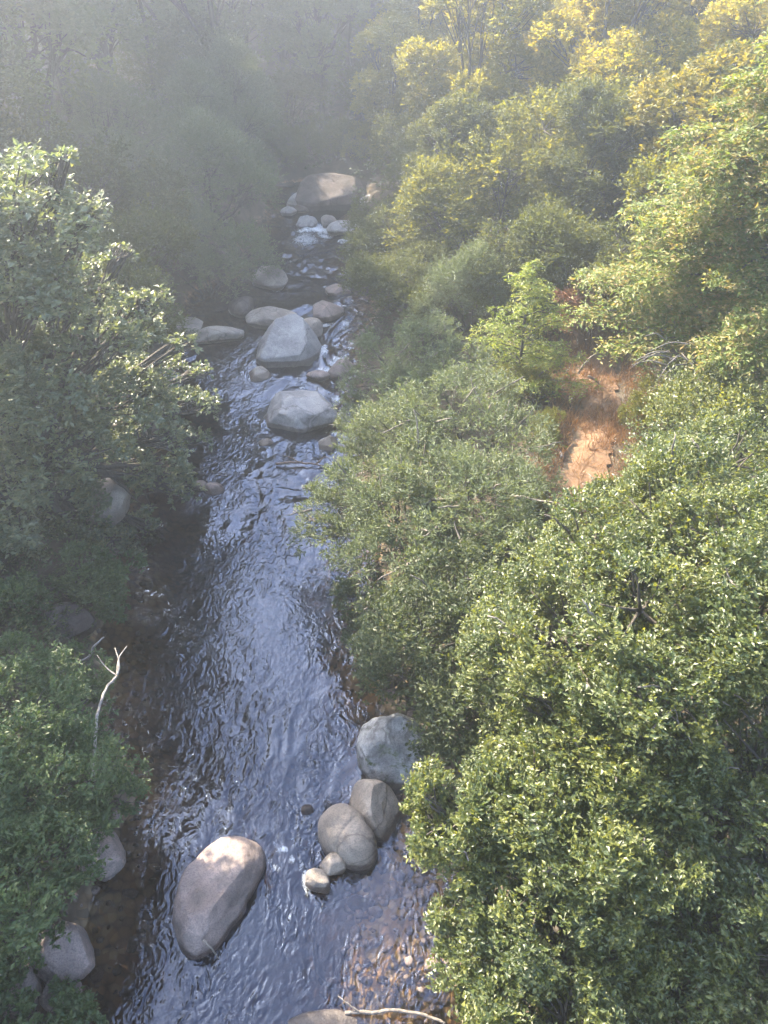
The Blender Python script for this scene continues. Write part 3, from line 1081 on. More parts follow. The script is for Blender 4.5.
plant('willow_bush', 'rounded willow beside the white chute, above the widest willow', 'bush', gpt(.5, 17.2),
      lz((385, 365, 1.8, 36), (425, 355, 2.1, 38), (362, 395, 1.2, 26), (460, 375, 2.2, 34), (400, 395, 1.8, 34), (365, 430, 1.0, 26)),
      'willow', 17000, .095, .028, BU, per=18, frac=.30, stem_r=.05, extra_twigs=10, K=8, spread=.6)
plant('shrub', 'bright green low shrub behind the rounded willow', 'shrub', gpt(2.6, 20.5),
      ly((462, 318, 20.5, 24), (440, 335, 20, 22), (480, 335, 20, 18)), 'fresh', 9000, .08, .05, BU, per=9, stem_r=.04)
# slender yellow-green sapling
P0, t0 = at_y(515, 405, 15.6)
PT, t1 = at_y(532, 268, 15.6)


def sapling(name, label, cat, base, top, rb, nbr, mat, nl, L, W, group, droop, rtop=.12, bark='bark', K=12, tvar=.4, toff=.15, start=.12, shape=.8):
    base = np.asarray(base, float)
    top = np.asarray(top, float)
    root = thing(name, base, label, cat, group)
    tb = Tubes(6)
    P = bez(base - np.array([0, 0, .3]), top, (0, 0, 0), 12, .02)
    H = np.linalg.norm(top - base)
    tb.add(P, np.linspace(.014 * H + .01, .008, 12))
    starts, dirs, lens, tt_ = [], [], [], []
    for j in range(nbr):
        f = start + (1 - start) * (j + .5) / nbr
        p = base + (top - base) * f
        a = j * 2.399 + rng.uniform(-1.2, 1.2)
        Lb = (rb * (1 - f) ** shape + rtop) * rng.uniform(.6, 1.2)
        d = np.array([math.cos(a), math.sin(a), .35 - droop])
        e = p + d * Lb
        B = bez(p, e, (0, 0, .12 * Lb), 7, .01)
        tb.add(B, np.linspace(.006 * H * .5 + .006, .004, 7))
        nsp = max(4, int(Lb * 9))
        for q in range(nsp):
            g_ = (q + .6) / nsp
            k = min(5, int(g_ * 6))
            s = B[k] + (B[k + 1] - B[k]) * (g_ * 6 - k)
            for sg in (-1, 1):
                sd = np.array([-math.sin(a) * sg, math.cos(a) * sg, 0])
                dd = unit(np.array([d[0], d[1], 0]) * .6 + sd * .8 + rng.normal(size=3) * .22 + np.array([0, 0, -droop * .7]))
                starts.append(s)
                dirs.append(dd)
                lens.append((.12 + .38 * Lb * (1 - g_ * .75)) * rng.uniform(.7, 1.2))
                tt_.append(rng.uniform(0, .25) + toff)
    tb.build('trunk', M[bark], root, base)
    starts, dirs, lens, tt_ = map(np.array, (starts, dirs, lens, tt_))
    reps = max(1, int(round(nl / (len(starts) * K))))
    st = np.repeat(starts, reps, 0) + rng.normal(size=(len(starts) * reps, 3)) * .05 * (reps > 1)
    dr_ = unit(np.repeat(dirs, reps, 0) + rng.normal(size=(len(starts) * reps, 3)) * .2)
    pos, ax, nr, LL, WW, ti = sprays(st, dr_, np.repeat(lens, reps), K, L, W, 1.0, .75, np.repeat(tt_, reps), tvar)
    V, F, T = leaf_flat(pos - base, ax, nr, LL, WW, ti)
    link_mesh('crown', V, [F], M[mat], root, attrs={'tint': T})
    return root


sapling('sapling', 'slender yellow-green sapling with a pointed leader left of the path', 'sapling', gpt(P0[0], 15.6), PT, 1.5, 30, 'sapling', 9500, .10, .036, TR, .05, K=9)
# incense cedar on the right
sapling('cedar_tree', 'large sunlit cedar with drooping yellow-green sprays at the right edge', 'tree', gpt(6.6, 13.2), (6.8, 13.4, 9.8), 2.9, 120, 'cedar', 135000, .10, .046, TR, .34, rtop=.3, K=10, start=.2, shape=.6, toff=.0, tvar=.6)
plant('alder_tree', 'low leafy alder under the cedar beside the dirt path', 'tree', gpt(5.0, 10.5),
      lz((690, 435, 2.9, 44), (730, 430, 3.2, 52), (675, 470, 2.8, 30), (770, 440, 3.4, 50), (710, 395, 3.0, 40)),
      'alder', 26000, .062, .036, BU, per=11, stem_r=.07, extra_twigs=6, tvar=.45, toff=.15)


# ---- prototypes for trees further off
def dup(root, loc, rz, s, label, group=None, name=None):
    r = root.copy()
    COL.objects.link(r)
    r.location = loc
    r.rotation_euler = (0, 0, rz)
    r.scale = (s, s, s * random.uniform(.92, 1.12))
    r['label'] = label
    if group:
        r['group'] = group
    for ch in list(root.children):
        c_ = ch.copy()
        COL.objects.link(c_)
        c_.parent = r
    return r


def proto_lobes(kind, H):
    L = []
    if kind == 'round':
        for _ in range(13):
            d = rdir(1)[0]
            L.append((np.array([0, 0, H * .62]) + d * np.array([.24, .24, .30]) * H, H * rng.uniform(.10, .16)))
    elif kind == 'tall':
        for i in range(14):
            f = .38 + .6 * i / 13
            a = i * 2.4
            rr = .17 * H * (1 - abs(f - .6) * 1.2)
            L.append((np.array([math.cos(a) * rr, math.sin(a) * rr, f * H]), H * rng.uniform(.06, .10)))
    elif kind == 'bush':
        for _ in range(9):
            d = rdir(1)[0]
            d[2] = abs(d[2])
            L.append((np.array([0, 0, H * .25]) + d * np.array([.45, .45, .5]) * H, H * rng.uniform(.2, .3)))
    return L


def proto(kind, H, mat, nleaf, L, W, name, cat, label, **kw):
    return plant(name, label, cat, (0, 0, 0), proto_lobes(kind, H), mat, nleaf, L, W, **kw)


used = set()


def put(pr, pxy, s, label, group, ydist=None, xy=None, rz=None):
    if xy is None:
        P, t = at_y(pxy[0], pxy[1], ydist)
        x, y = P[0], P[1]
    else:
        x, y = xy
    loc = gpt(x, y) - np.array([0, 0, .1])
    rz = random.uniform(0, 6.28) if rz is None else rz
    if pr.name not in used:
        used.add(pr.name)
        pr.location = loc
        pr.rotation_euler = (0, 0, rz)
        pr.scale = (s, s, s)
        pr['label'] = label
        pr['group'] = group
        return pr
    return dup(pr, loc, rz, s, label, group)


A1 = proto('round', 8, 'yellow', 42000, .15, .09, 'alder_tree', 'tree', 'x', multi=False, stem_r=.16, per=16, frac=.32, limb_r=.05)
A2 = proto('round', 7, 'thicket', 40000, .14, .08, 'oak_tree', 'tree', 'x', multi=False, stem_r=.16, per=16, frac=.32, tvar=.4)
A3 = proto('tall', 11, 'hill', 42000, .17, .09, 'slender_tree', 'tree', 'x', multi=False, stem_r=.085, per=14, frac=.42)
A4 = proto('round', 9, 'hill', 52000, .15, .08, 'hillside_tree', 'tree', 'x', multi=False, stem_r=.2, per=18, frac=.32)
A5 = proto('bush', 3, 'willow', 26000, .10, .028, 'willow_bush', 'bush', 'x', stem_r=.06, per=10, K=8, spread=.6)
A6 = proto('bush', 2.6, 'thicket', 24000, .075, .042, 'shrub', 'shrub', 'x', stem_r=.05, per=16, frac=.32)
A9 = proto('bush', 2.6, 'slope', 24000, .075, .042, 'thicket', 'shrub', 'x', stem_r=.05, per=16, frac=.32)
A7 = proto('round', 5, 'gold', 14000, .13, .075, 'golden_tree', 'tree', 'x', multi=False, stem_r=.1, per=16, frac=.32)
A8 = proto('round', 8, 'slope', 42000, .14, .085, 'alder_tree', 'tree', 'x', multi=False, stem_r=.16, per=16, frac=.32, toff=.22, tvar=.5)

# upper right slope
put(A1, None, .86, 'back-lit yellow-green tree with a dark forked trunk above the stream bend', TR, xy=(3.0, 29))
put(A8, None, .84, 'sunlit green tree right of the forked trunk tree, against the slope', TR, xy=(6.8, 27))
put(A2, None, .62, 'dark shaded oak low on the right slope behind the path', TR, xy=(5.6, 22.5))
put(A2, None, .6, 'dark shaded oak behind the sapling at the stream side', TR, xy=(2.0, 24.5))
put(A2, None, .7, 'dark shaded oak beside the cedar top', TR, xy=(8.6, 21.5))
put(A7, None, 1.0, 'golden yellow small tree behind the top of the cedar', TR, xy=(7.9, 20.6))
put(A8, None, .85, 'leafy sunlit tree in the upper right corner', TR, xy=(12.0, 28))
put(A1, None, 1.05, 'yellow back-lit tree at the top, right of the dark forest', TR, xy=(2.5, 38))
put(A1, None, 1.05, 'yellow back-lit tree at the top centre right', TR, xy=(7.5, 37))
put(A4, None, 1.1, 'pale grey-green tree at the top right of the slope', TR, xy=(12.5, 38))
put(A8, None, 1.1, 'green tree on the skyline behind the yellow trees', TR, xy=(6, 46))
put(A8, None, 1.1, 'green tree high on the right slope at the picture edge', TR, xy=(17, 34))
put(A4, None, 1.2, 'grey-green tree at the top edge far right', TR, xy=(17, 46))
put(A4, None, 1.2, 'grey-green tree at the top edge right of centre', TR, xy=(11, 50))
for i, (x, y, q, pr, lab) in enumerate([
    (4.4, 24.5, 1.7, A9, 'olive thicket at the foot of the right slope, left part'),
    (6.8, 24.0, 1.8, A9, 'olive thicket at the foot of the right slope, middle part'),
    (9.0, 19.5, 1.6, A9, 'olive thicket behind the sunlit cedar'),
    (7.0, 18.6, 1.5, A9, 'olive thicket between the dry bush and the cedar'),
    (3.0, 22.3, 1.5, A9, 'olive thicket behind the bright green shrub'),
    (5.0, 27.0, 1.5, A9, 'olive thicket under the sunlit trees on the right slope'),
    (9.0, 27.5, 1.7, A9, 'olive thicket below the leafy tree in the upper right'),
    (4.6, 33.0, 1.8, A8, 'green tree between the two rows of yellow trees'),
    (11.0, 33.0, 1.0, A1, 'yellow tree above the golden tree on the right slope'),
    (.4, 34.5, .62, A1, 'small yellow-green tree right of the huge dark boulder'),
]):
    put(pr, None, q if pr is not A8 else .8, lab, TR, xy=(x, y))
for (x, y, q, pr, lab) in [
    (1.0, 19.6, .85, A6, 'dark shrub at the water edge right behind the rounded willow'),
    (2.2, 19.0, .8, A5, 'small willow between the rounded willow and the bright green shrub'),
    (.3, 20.6, .8, A6, 'dark shrub overhanging the chute from the right'),
    (-2.4, 34.6, .75, A6, 'dark shrub on top of the bank just behind the huge boulder'),
    (-4.6, 34.0, .8, A6, 'dark shrub behind the pale leaning slab'),
    (-.4, 34.0, .8, A9, 'olive shrub at the right end of the huge boulder'),
    (-6.2, 33.2, .8, A5, 'small willow left of the pale leaning slab'),
    (3.0, 15.4, .45, A9, 'low olive shrub at the left edge of the dirt path'),
    (5.5, 13.4, .45, A9, 'low olive shrub at the right edge of the dirt path'),
    (3.5, 13.6, .3, A9, 'tiny olive shrub at the foot of the white log'),
    (2.6, 11.5, .4, A9, 'low olive shrub between the dirt path and the tall sunlit alder'),
]:
    put(pr, None, q, lab, BU, xy=(x, y))
# shrubs on right water edge, far
put(A6, None, .78, 'dark shrub overhanging the far stream from the right', BU, xy=(0, 25.0))
put(A6, None, .95, 'dark shrub at the right water edge opposite the long wedge boulder', BU, xy=(.6, 22.3))
put(A6, None, 1.0, 'dark shrub under the yellow-green forked tree', BU, xy=(1.6, 27.5))
put(A6, None, 1.2, 'dark shrub near the huge far boulder on the right', BU, xy=(1.6, 30.5))
put(A6, None, 1.2, 'dark undergrowth shrub behind the dry brown bush', BU, xy=(5.2, 18.6))
put(A6, None, 1.0, 'dark undergrowth shrub left of the dry brown bush', BU, xy=(3.6, 19.0))

# left: big pale alder
plant('alder_tree', 'big pale alder on the left reaching its branches over the stream', 'tree', gpt(-7.2, 11.0),
      ly((10, 190, 11, 52), (40, 240, 11, 58), (15, 300, 10.5, 70), (75, 300, 11.5, 52), (95, 350, 11.5, 52), (130, 340, 12.3, 34), (40, 380, 11, 66), (110, 410, 12, 50), (160, 385, 13, 36), (188, 412, 13.5, 24),
         (150, 440, 12.6, 38), (60, 460, 11.2, 60), (15, 500, 10.5, 56), (66, 505, 11.5, 36), (160, 490, 12.8, 32), (55, 540, 11.2, 50), (105, 560, 11.6, 36), (10, 570, 10.4, 36), (205, 402, 14, 12), (80, 585, 11.0, 24), (112, 590, 11.2, 24), (125, 545, 12, 26), (138, 583, 11.6, 15), (152, 468, 12.6, 26), (125, 610, 10.6, 13), (62, 160, 11, 13), (85, 215, 11.2, 14), (122, 258, 11.6, 13), (158, 300, 12.2, 13), (180, 348, 13, 14), (200, 372, 13.6, 11), (196, 440, 13.2, 14), (185, 492, 13, 16), (150, 530, 12.4, 16), (140, 310, 12, 18), (105, 625, 10.4, 16),
         (-40, 260, 10.5, 80), (-50, 400, 10.5, 90), (-40, 540, 10.2, 80)),
      'alder_pale', 74000, .098, .056, TL, per=22, frac=.23, multi=False, stem_r=.17, extra_twigs=22, tvar=.4, toff=.1, up=.2)
plant('shrub', 'bright green small-leaved shrub crowding the lower left corner', 'shrub', gpt(-4.7, 5.2),
      lz((25, 720, 1.9, 62), (70, 705, 1.3, 36), (30, 800, 1.9, 76), (100, 790, 1.1, 40), (15, 880, 1.8, 70), (65, 850, 1.4, 48), (5, 935, 1.3, 38), (88, 842, 1.0, 22), (52, 930, 1.0, 20), (25, 960, .8, 18), (75, 760, 1.1, 34), (-40, 780, 2.2, 80), (-40, 900, 2.0, 80), (80, 676, 1.2, 28), (20, 672, 1.6, 38), (118, 800, .8, 26), (50, 668, 1.1, 22)),
      'fresh', 50000, .064, .032, BL, per=22, frac=.24, stem_r=.05, extra_twigs=12, tvar=.35, nup=.8)
plant('shrub', 'leafy shrub on the left bank between the pale alder and the corner shrub', 'shrub', gpt(-5.3, 10.2),
      lz((98, 588, .7, 26), (124, 572, .5, 18), (112, 612, .45, 14), (20, 604, 1.3, 24), (95, 602, .6, 20), (80, 570, 1.0, 24)), 'fresh', 11000, .075, .04, BL, per=16, frac=.3, stem_r=.04, extra_twigs=8, tvar=.4)
plant('shrub', 'low leafy plants at the water edge in the lower left corner', 'shrub', gpt(-3.9, 3.3),
      lz((20, 1010, .55, 30), (50, 1020, .4, 26), (-10, 1000, .7, 30), (80, 1030, .3, 18)), 'fresh', 6000, .06, .04, BL, per=9, stem_r=.03)
# left hill
put(A5, None, 1.25, 'large hazy willow at the left water edge by the pale ledge', BL, xy=(-6.0, 25.6))
put(A5, None, 1.15, 'hazy willow at the left water edge above the long wedge boulder', BL, xy=(-6.2, 30.5))
put(A5, None, 1.1, 'hazy willow left of the far rocks', BL, xy=(-6.6, 35))
put(A5, None, 1.2, 'hazy willow higher up the left bank behind the alder', BL, xy=(-9.0, 26.5))
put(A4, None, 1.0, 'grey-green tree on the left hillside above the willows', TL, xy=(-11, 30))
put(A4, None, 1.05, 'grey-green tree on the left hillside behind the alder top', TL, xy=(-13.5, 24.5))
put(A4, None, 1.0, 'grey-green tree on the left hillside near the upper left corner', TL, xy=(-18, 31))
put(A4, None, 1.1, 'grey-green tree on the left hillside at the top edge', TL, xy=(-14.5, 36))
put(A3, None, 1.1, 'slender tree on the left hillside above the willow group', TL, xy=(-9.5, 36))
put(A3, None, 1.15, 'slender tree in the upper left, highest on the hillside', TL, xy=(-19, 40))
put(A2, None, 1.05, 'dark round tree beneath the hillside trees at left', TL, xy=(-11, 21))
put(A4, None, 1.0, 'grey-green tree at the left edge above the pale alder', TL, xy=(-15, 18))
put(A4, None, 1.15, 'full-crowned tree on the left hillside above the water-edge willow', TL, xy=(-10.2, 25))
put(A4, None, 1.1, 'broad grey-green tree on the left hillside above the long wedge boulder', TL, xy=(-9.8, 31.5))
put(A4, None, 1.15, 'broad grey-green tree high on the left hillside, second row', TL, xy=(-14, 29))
put(A2, None, .8, 'dark tree added for shade behind the crown of the big pale alder', TL, xy=(-10.0, 18.5))  # added to cast shade over the stream
put(A4, None, .75, 'shade tree added upslope of the big pale alder, out of view at left', TL, xy=(-10.5, 13.5))  # out-of-view tree added to keep sun off the stream
put(A2, None, 1.15, 'unseen shade tree added upslope of the lower left shrub', TL, xy=(-9.2, 7.2))  # out-of-view tree added to shade the near water and boulder
put(A6, None, 1.3, 'dark shrub on the left bank beside the pool behind the alder', BL, xy=(-7.2, 19.2))
put(A6, None, 1.2, 'dark shrub above the flat pale boulder by the pool', BL, xy=(-7.6, 22.6))
put(A5, None, 1.0, 'small hazy willow over the thin pale ledge', BL, xy=(-5.6, 23.6))
put(A6, None, 1.5, 'shrub on the left slope between the willows and the hillside trees', BL, xy=(-9.6, 22.2))
put(A6, None, 1.3, 'shrub at the left water edge under the big pale alder', BL, xy=(-7.0, 16.4))
put(A6, None, 1.6, 'shrub filling the slope above the far left willow', BL, xy=(-8.8, 38))
put(A6, None, 1.4, 'shrub left of the huge dark boulder under the slender trees', BL, xy=(-4.6, 39.5))
put(A6, None, 1.5, 'shrub right of the huge dark boulder under the slender trees', BL, xy=(.8, 39))
# beyond the head of the stream: dim forest with trunks
for i, (x, y, s, pr, lab) in enumerate([
    (-6.3, 41, 1.15, A3, 'slender dark-trunked tree behind the huge boulder, left of the gap'),
    (-4.0, 43, 1.2, A3, 'slender dark-trunked tree directly behind the huge boulder'),
    (-1.6, 42, 1.15, A3, 'slender dark-trunked tree right of the huge boulder'),
    (-8.5, 45, 1.25, A3, 'slender dark tree at the top edge left of the gap'),
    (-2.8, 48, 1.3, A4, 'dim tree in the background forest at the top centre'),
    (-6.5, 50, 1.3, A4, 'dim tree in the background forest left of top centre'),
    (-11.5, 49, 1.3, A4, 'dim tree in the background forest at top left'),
    (1.0, 50, 1.2, A1, 'yellow sunlit tree far behind the dim forest'),
    (1.5, 36, .7, A8, 'green tree behind the far rocks on the right'),
]):
    put(pr, None, s, lab, TF, xy=(x, y))
for i, (x, y, s, pr, lab) in enumerate([
    (-17, 54, 1.3, A4, 'far tree at the top left corner of the background'),
    (6, 57, 1.3, A4, 'far tree at the top edge behind the yellow trees'),
    (-2, 60, 1.3, A1, 'far sunlit tree glimpsed through the dim forest'),
    (14, 60, 1.3, A4, 'far tree at the top edge toward the right corner'),
    (-9, 60, 1.4, A4, 'far tree glimpsed behind the slender trunks'),
    (-23, 46, 1.3, A4, 'far tree high at the left picture edge'),
    (-5, 56, 1.45, A4, 'far tree closing the gap above the huge boulder'),
    (3, 54, 1.4, A1, 'far yellow tree closing the gap at top centre'),
    (-14, 44, 1.3, A4, 'far tree left of the slender trunks on the hillside'),
    (9, 43, 1.2, A1, 'yellow tree in the second row of the right slope'),
    (14, 44, 1.2, A8, 'green tree in the second row of the right slope'),
    (-20, 60, 1.5, A4, 'far tree in the hazy background left of centre'),
    (-7.5, 39.5, .8, A4, 'low tree left of the huge boulder in the shade'),
    (-2.8, 39.0, .7, A4, 'low tree directly above the huge boulder'),
    (-5.2, 46, 1.0, A4, 'dim full-crowned tree between the slender trunks'),
    (-.6, 45.5, 1.0, A4, 'dim full-crowned tree right of the slender trunks'),
    (-10, 41.5, 1.0, A4, 'dim full-crowned tree left of the slender trunks'),
    (-3.5, 52, 1.2, A1, 'sunlit tree glimpsed between the slender trunks'),
    (22, 52, 1.3, A4, 'far tree high at the right picture edge'),
]):
    put(pr, None, s, lab, TF, xy=(x, y))

# ------------------------------------------------------------------ dry bush, path, dead wood
P_, _t = at_z(585, 300, 2.6)
plant('dry_bush', 'dry reddish-brown bush at the top of the dirt path', 'bush', gpt(P_[0], 17.2),
      ly((575, 300, 17.2, 16), (600, 292, 17.4, 15), (565, 322, 17, 14), (590, 315, 17, 14)), 'dry', 6000, .09, .02, BU, per=8, stem_r=.03, bark='reddead', K=8)

def gp(a, b_):
    d = ray(a, b_)
    t = np.arange(2, 60, .02)
    Q = CAM[None] + d[None] * t[:, None]
    k = np.argmax(Q[:, 2] < ground_h(Q[:, 0], Q[:, 1]))
    return Q[k]


pp = np.array([gp(a, b_)[:2] for a, b_ in [(578, 500), (588, 470), (596, 440), (602, 415), (600, 390), (596, 365), (584, 345), (588, 320), (582, 296)]])


def dpath(x, y):
    d = np.full(x.shape, 9.0)
    for a, b_ in zip(pp[:-1], pp[1:]):
        ab = b_ - a
        t = np.clip(((x - a[0]) * ab[0] + (y - a[1]) * ab[1]) / (ab @ ab), 0, 1)
        d = np.minimum(d, np.hypot(x - a[0] - ab[0] * t, y - a[1] - ab[1] * t))
    return d


px_ = np.arange(pp[:, 0].min() - 2, pp[:, 0].max() + 2, .1)
py_ = np.arange(pp[:, 1].min() - 2, pp[:, 1].max() + 2, .1)
PX, PY = np.meshgrid(px_, py_)
PD = dpath(PX, PY) + fbm2(PX, PY, 1.6) * .12
PZ = ground_h(PX, PY) + .05
a_, b_ = len(px_), len(py_)
idx = np.arange(b_ - 1)[:, None] * a_ + np.arange(a_ - 1)[None]
PF = np.stack([idx, idx + 1, idx + a_ + 1, idx + a_], -1).reshape(-1, 4)
keep = (PD.ravel()[PF] < .46).all(1)
usedv = np.unique(PF[keep])
rem = np.full(a_ * b_, -1)
rem[usedv] = np.arange(len(usedv))
m, n, out = newmat('dry_dirt')
tc = N(n, 'ShaderNodeTexCoord')
no = N(n, 'ShaderNodeTexNoise', inputs={'Scale': 2.5, 'Detail': 9.0, 'Roughness': .7})
n.links.new(tc.outputs['Object'], no.inputs['Vector'])
cr = ramp(n, [(.3, (.06, .034, .02)), (.48, (.13, .074, .04)), (.7, (.21, .125, .07))])
n.links.new(no.outputs[0], cr.inputs[0])
p = N(n, 'ShaderNodeBsdfPrincipled')
p.inputs['Roughness'].default_value = .95
n.links.new(cr.outputs[0], p.inputs['Base Color'])
b = N(n, 'ShaderNodeBump', inputs={'Strength': .8, 'Distance': .06})
n.links.new(no.outputs[0], b.inputs['Height'])
n.links.new(b.outputs[0], p.inputs['Normal'])
n.links.new(p.outputs[0], out.inputs[0])
M['dirt'] = m
po = link_mesh('path', np.stack([PX, PY, PZ], -1).reshape(-1, 3)[usedv], [rem[PF[keep]]], M['dirt'], smooth=True)
tag(po, kind='structure')


def scatter(cnt, xr, yr, accept):
    X = rng.uniform(*xr, cnt)
    Y = rng.uniform(*yr, cnt)
    k = accept(X, Y)
    return X[k], Y[k]


# dry grass on and beside the path
X, Y = scatter(16000, (px_.min(), px_.max()), (py_.min(), py_.max()), lambda x, y: (dpath(x, y) < 1.1) & (rng.uniform(0, 1, len(x)) < np.where(fbm2(x, y, 2.2) > .15, .75, .08) + .5 * (dpath(x, y) > .5)))
K = 4
pos = np.repeat(np.stack([X, Y, ground_h(X, Y) + .04], -1), K, 0) + rng.normal(size=(len(X) * K, 3)) * np.array([.05, .05, 0])
ax = np.array([0, 0, 1.0]) + rng.normal(size=pos.shape) * .55
V, F, T = leaf_flat(pos, ax, rng.normal(size=pos.shape), rng.uniform(.10, .30, len(pos)), rng.uniform(.006, .012, len(pos)), rng.uniform(.1, .9, len(pos)))
M['straw'] = leaf_mat('dry_grass', (.13, .075, .035), (.24, .135, .065), (.34, .22, .115), (1.3, 1.1, .8), .35, .7, .2)
o = link_mesh('dry_grass', V, [F], M['straw'], attrs={'tint': T})
tag(o, 'orange dry grass on and beside the dirt path', 'grass', kind='stuff')


# low undergrowth on the banks
def bank(x, y):
    h_ = ground_h(x, y)
    return (h_ > zw(y) + .12) & (dpath(x, y) > .8) & (y < 75)


X1, Y1 = scatter(16000, (-14, 12), (2, 26), bank)
X2, Y2 = scatter(24000, (-34, 30), (18, 75), bank)
X3, Y3 = scatter(4500, (.3, 8), (1.5, 11), bank)
X4, Y4 = scatter(4000, (-9, -3.6), (2.5, 15), bank)
X, Y = np.concatenate([X1, X2, X3, X4]), np.concatenate([Y1, Y2, Y3, Y4])
S = len(X)
sz = np.where(Y < 25, 1.0, 1.9)
st = np.stack([X, Y, ground_h(X, Y) + rng.uniform(.05, .35, S) * sz], -1)
d = unit(rdir(S) * np.array([1, 1, .5]) + np.array([0, 0, .5]))
pos, ax, nr, LL, WW, ti = sprays(st, d, .35 * sz, 8, .085, .05, .8, .8, rng.uniform(0, .3, S), .4)
sc_ = np.repeat(sz, 8)
V, F, T = leaf_flat(pos, ax, nr, LL * sc_, WW * sc_, ti)
o = link_mesh('undergrowth', V, [F], M['dark'], attrs={'tint': T})
tag(o, 'low leafy undergrowth covering both banks', 'undergrowth', kind='stuff')


def deadwood(name, label, cat, paths, mat='dead', group=None, sides=7):
    tb = Tubes(sides)
    base = np.asarray(paths[0][0][0], float)
    for P, r in paths:
        P = np.asarray(P, float)
        # subdivide for a natural line
        t = np.linspace(0, len(P) - 1, (len(P) - 1) * 4 + 1)
        Q = np.stack([np.interp(t, np.arange(len(P)), P[:, k]) for k in range(3)], -1)
        for _ in range(2):
            Q[1:-1] = (Q[:-2] + 2 * Q[1:-1] + Q[2:]) / 4
        Q[1:-1] += rng.normal(size=Q[1:-1].shape) * r[0] * .18
        tb.add(Q, np.linspace(r[0], r[1], len(Q)))
    o = tb.build(name, M[mat], None, base)
    o.location = base
    return tag(o, label, cat, group)


Z = lambda a, b_, z: at_z(a, b_, z)[0]
UPV = np.array([0, 0, .07])
DW = 'dead branches along the stream'
deadwood('dead_branch', 'bleached curved branch with a forked tip standing on the left bank', 'branch', [
    ([Z(93, 776, 1.7), Z(95, 740, 1.85), Z(98, 710, 1.8), Z(106, 688, 1.65), Z(117, 676, 1.6)], (.022, .018)),
    ([Z(117, 676, 1.6), Z(120, 664, 1.65), Z(115, 648, 1.7)], (.017, .007)),
    ([Z(117, 676, 1.6), Z(118, 658, 1.6), Z(127, 646, 1.6)], (.016, .006)),
    ([Z(117, 676, 1.6), Z(106, 668, 1.6), Z(97, 655, 1.55)], (.013, .005))], group=DW)
deadwood('dead_branch', 'short bleached stick leaning at the foot of the forked branch', 'branch', [([Z(87, 762, 1.2), Z(100, 748, 1.2), Z(114, 734, 1.1)], (.026, .012))], group=DW)
deadwood('dead_branch', 'grey stick above the forked branch in the left shrub', 'branch', [([Z(88, 658, 1.0), Z(95, 645, 1.2), Z(104, 637, 1.25)], (.024, .012)), ([Z(60, 672, 1.1), Z(78, 662, 1.1), Z(90, 656, 1.1)], (.014, .010))], group=DW)
deadwood('stick', 'thin pale stick lying against the lower end of the long oval boulder', 'stick', [([Z(203, 940, .36), Z(212, 949, .30), Z(219, 959, .05)], (.014, .009))], 'twig', DW)
deadwood('dead_branch', 'dark dead branch trailing in the water below the chiselled boulder', 'branch', [
    ([Z(276, 464, .06), Z(295, 462, .12), Z(316, 464, .10), Z(322, 466, .06)], (.03, .012)),
    ([Z(300, 463, .12), Z(290, 457, .2), Z(282, 455, .25)], (.015, .006)),
    ([Z(316, 464, .10), Z(326, 455, .2), Z(334, 464, .05)], (.014, .006))], 'reddead', DW)
deadwood('dead_branch', 'brown dead branch across the shallows at the bottom edge', 'branch', [
    ([Z(345, 1013, .02), Z(372, 1012, .08), Z(400, 1010, .10), Z(425, 1015, .10), Z(445, 1024, .12)], (.022, .016)),
    ([Z(360, 1013, .05), Z(348, 1004, .12), Z(338, 996, .14)], (.012, .006))], 'twig', DW)
deadwood('log', 'straight white log lying beside the dirt path', 'log', [([gp(544, 434) + UPV, gp(553, 447) + UPV, gp(562, 460) + UPV], (.055, .04))], 'dead', DW)
deadwood('dead_branch', 'bare arched branch rising out of the willow left of the path', 'branch', [
    ([Z(528, 388, 1.6), Z(540, 374, 2.0), Z(552, 365, 2.2), Z(562, 362, 2.2), Z(563, 367, 2.1)], (.025, .010))], 'twig', DW)
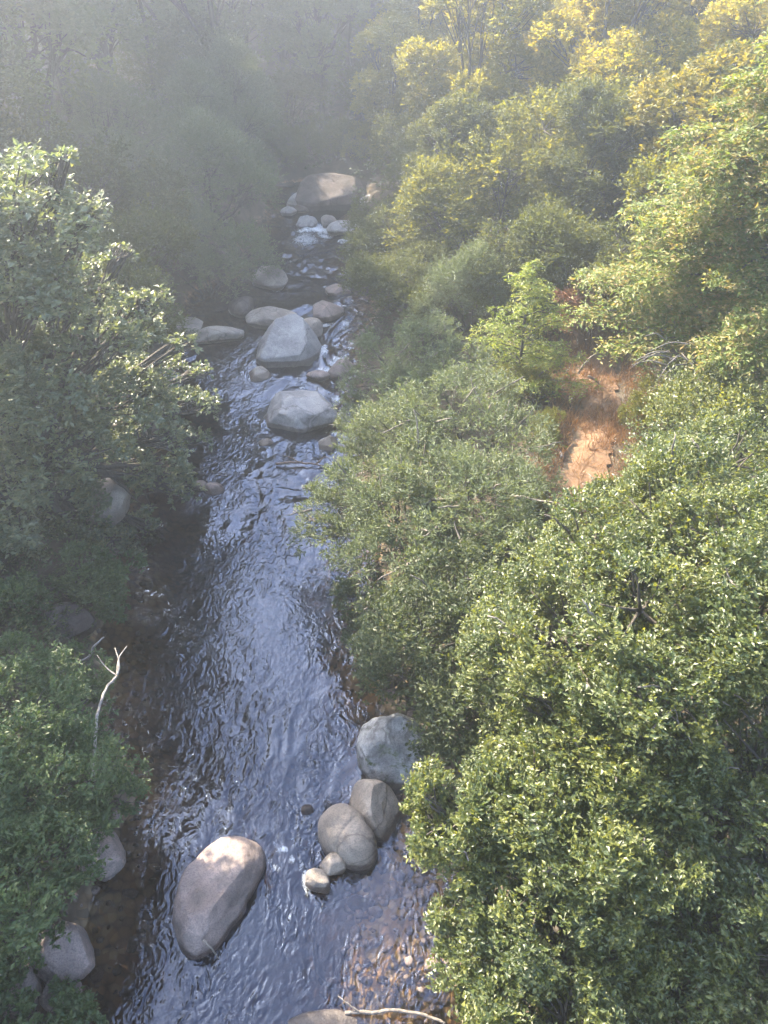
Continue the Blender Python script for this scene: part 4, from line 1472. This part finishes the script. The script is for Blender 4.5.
deadwood('dead_branch', 'grey fallen branch lying at the top of the path', 'branch', [([Z(578, 374, 1.7), Z(588, 358, 2.0), Z(600, 352, 2.0)], (.025, .012)), ([Z(588, 376, 1.8), Z(596, 380, 1.7), Z(600, 386, 1.6)], (.03, .02))], 'twig', DW)
tw = []
for _ in range(16):
    a, b_ = random.uniform(640, 720), random.uniform(670, 735)
    a2, b2 = a + random.uniform(-45, 45), b_ + random.uniform(-30, 45)
    s0, e0 = Z(a, b_, random.uniform(3.9, 4.3)), Z(a2, b2, random.uniform(3.8, 4.3))
    tw.append(([s0, (s0 + e0) / 2 + np.array([0, 0, .12]), e0], (.011, .005)))
deadwood('dead_branch', 'tangle of bare grey twigs caught in the tall sunlit alder', 'branch', tw, 'twig', DW, 5)
tw = []
for _ in range(9):
    a, b_ = 668 + random.uniform(-22, 22), 352 + random.uniform(-14, 14)
    a2, b2 = a - random.uniform(15, 40), b_ + random.uniform(-6, 26)
    s0, e0 = at_y(a, b_, 11.4)[0], at_y(a2, b2, 11.0)[0]
    tw.append(([s0, (s0 + e0) / 2 + np.array([0, 0, .1]), e0], (.014, .005)))
deadwood('dead_branch', 'bundle of bare grey twigs low on the cedar', 'branch', tw, 'twig', DW, 5)

# ------------------------------------------------------------------ air, as a veil of sun glare
bx0, bx1, by0, by1, bz0, bz1 = -100, 100, -30, 155, float(GZ.min()) - 1.0, 31.0
V = np.array([[x, y, z] for z in (bz0, bz1) for y in (by0, by1) for x in (bx0, bx1)])
F = np.array([[0, 2, 3, 1], [4, 5, 7, 6], [0, 1, 5, 4], [2, 6, 7, 3], [0, 4, 6, 2], [1, 3, 7, 5]])
m, n, out = newmat('lens_veil_air')
pv = N(n, 'ShaderNodeVolumePrincipled')
pv.inputs['Color'].default_value = (.82, .89, 1.0, 1)
pv.inputs['Density'].default_value = .0068
pv.inputs['Anisotropy'].default_value = .75
n.links.new(pv.outputs[0], out.inputs['Volume'])
ho = link_mesh('lens_veil_haze', V, [F], m)  # volume box added to imitate the sun's veil on the lens
tag(ho, kind='stuff')
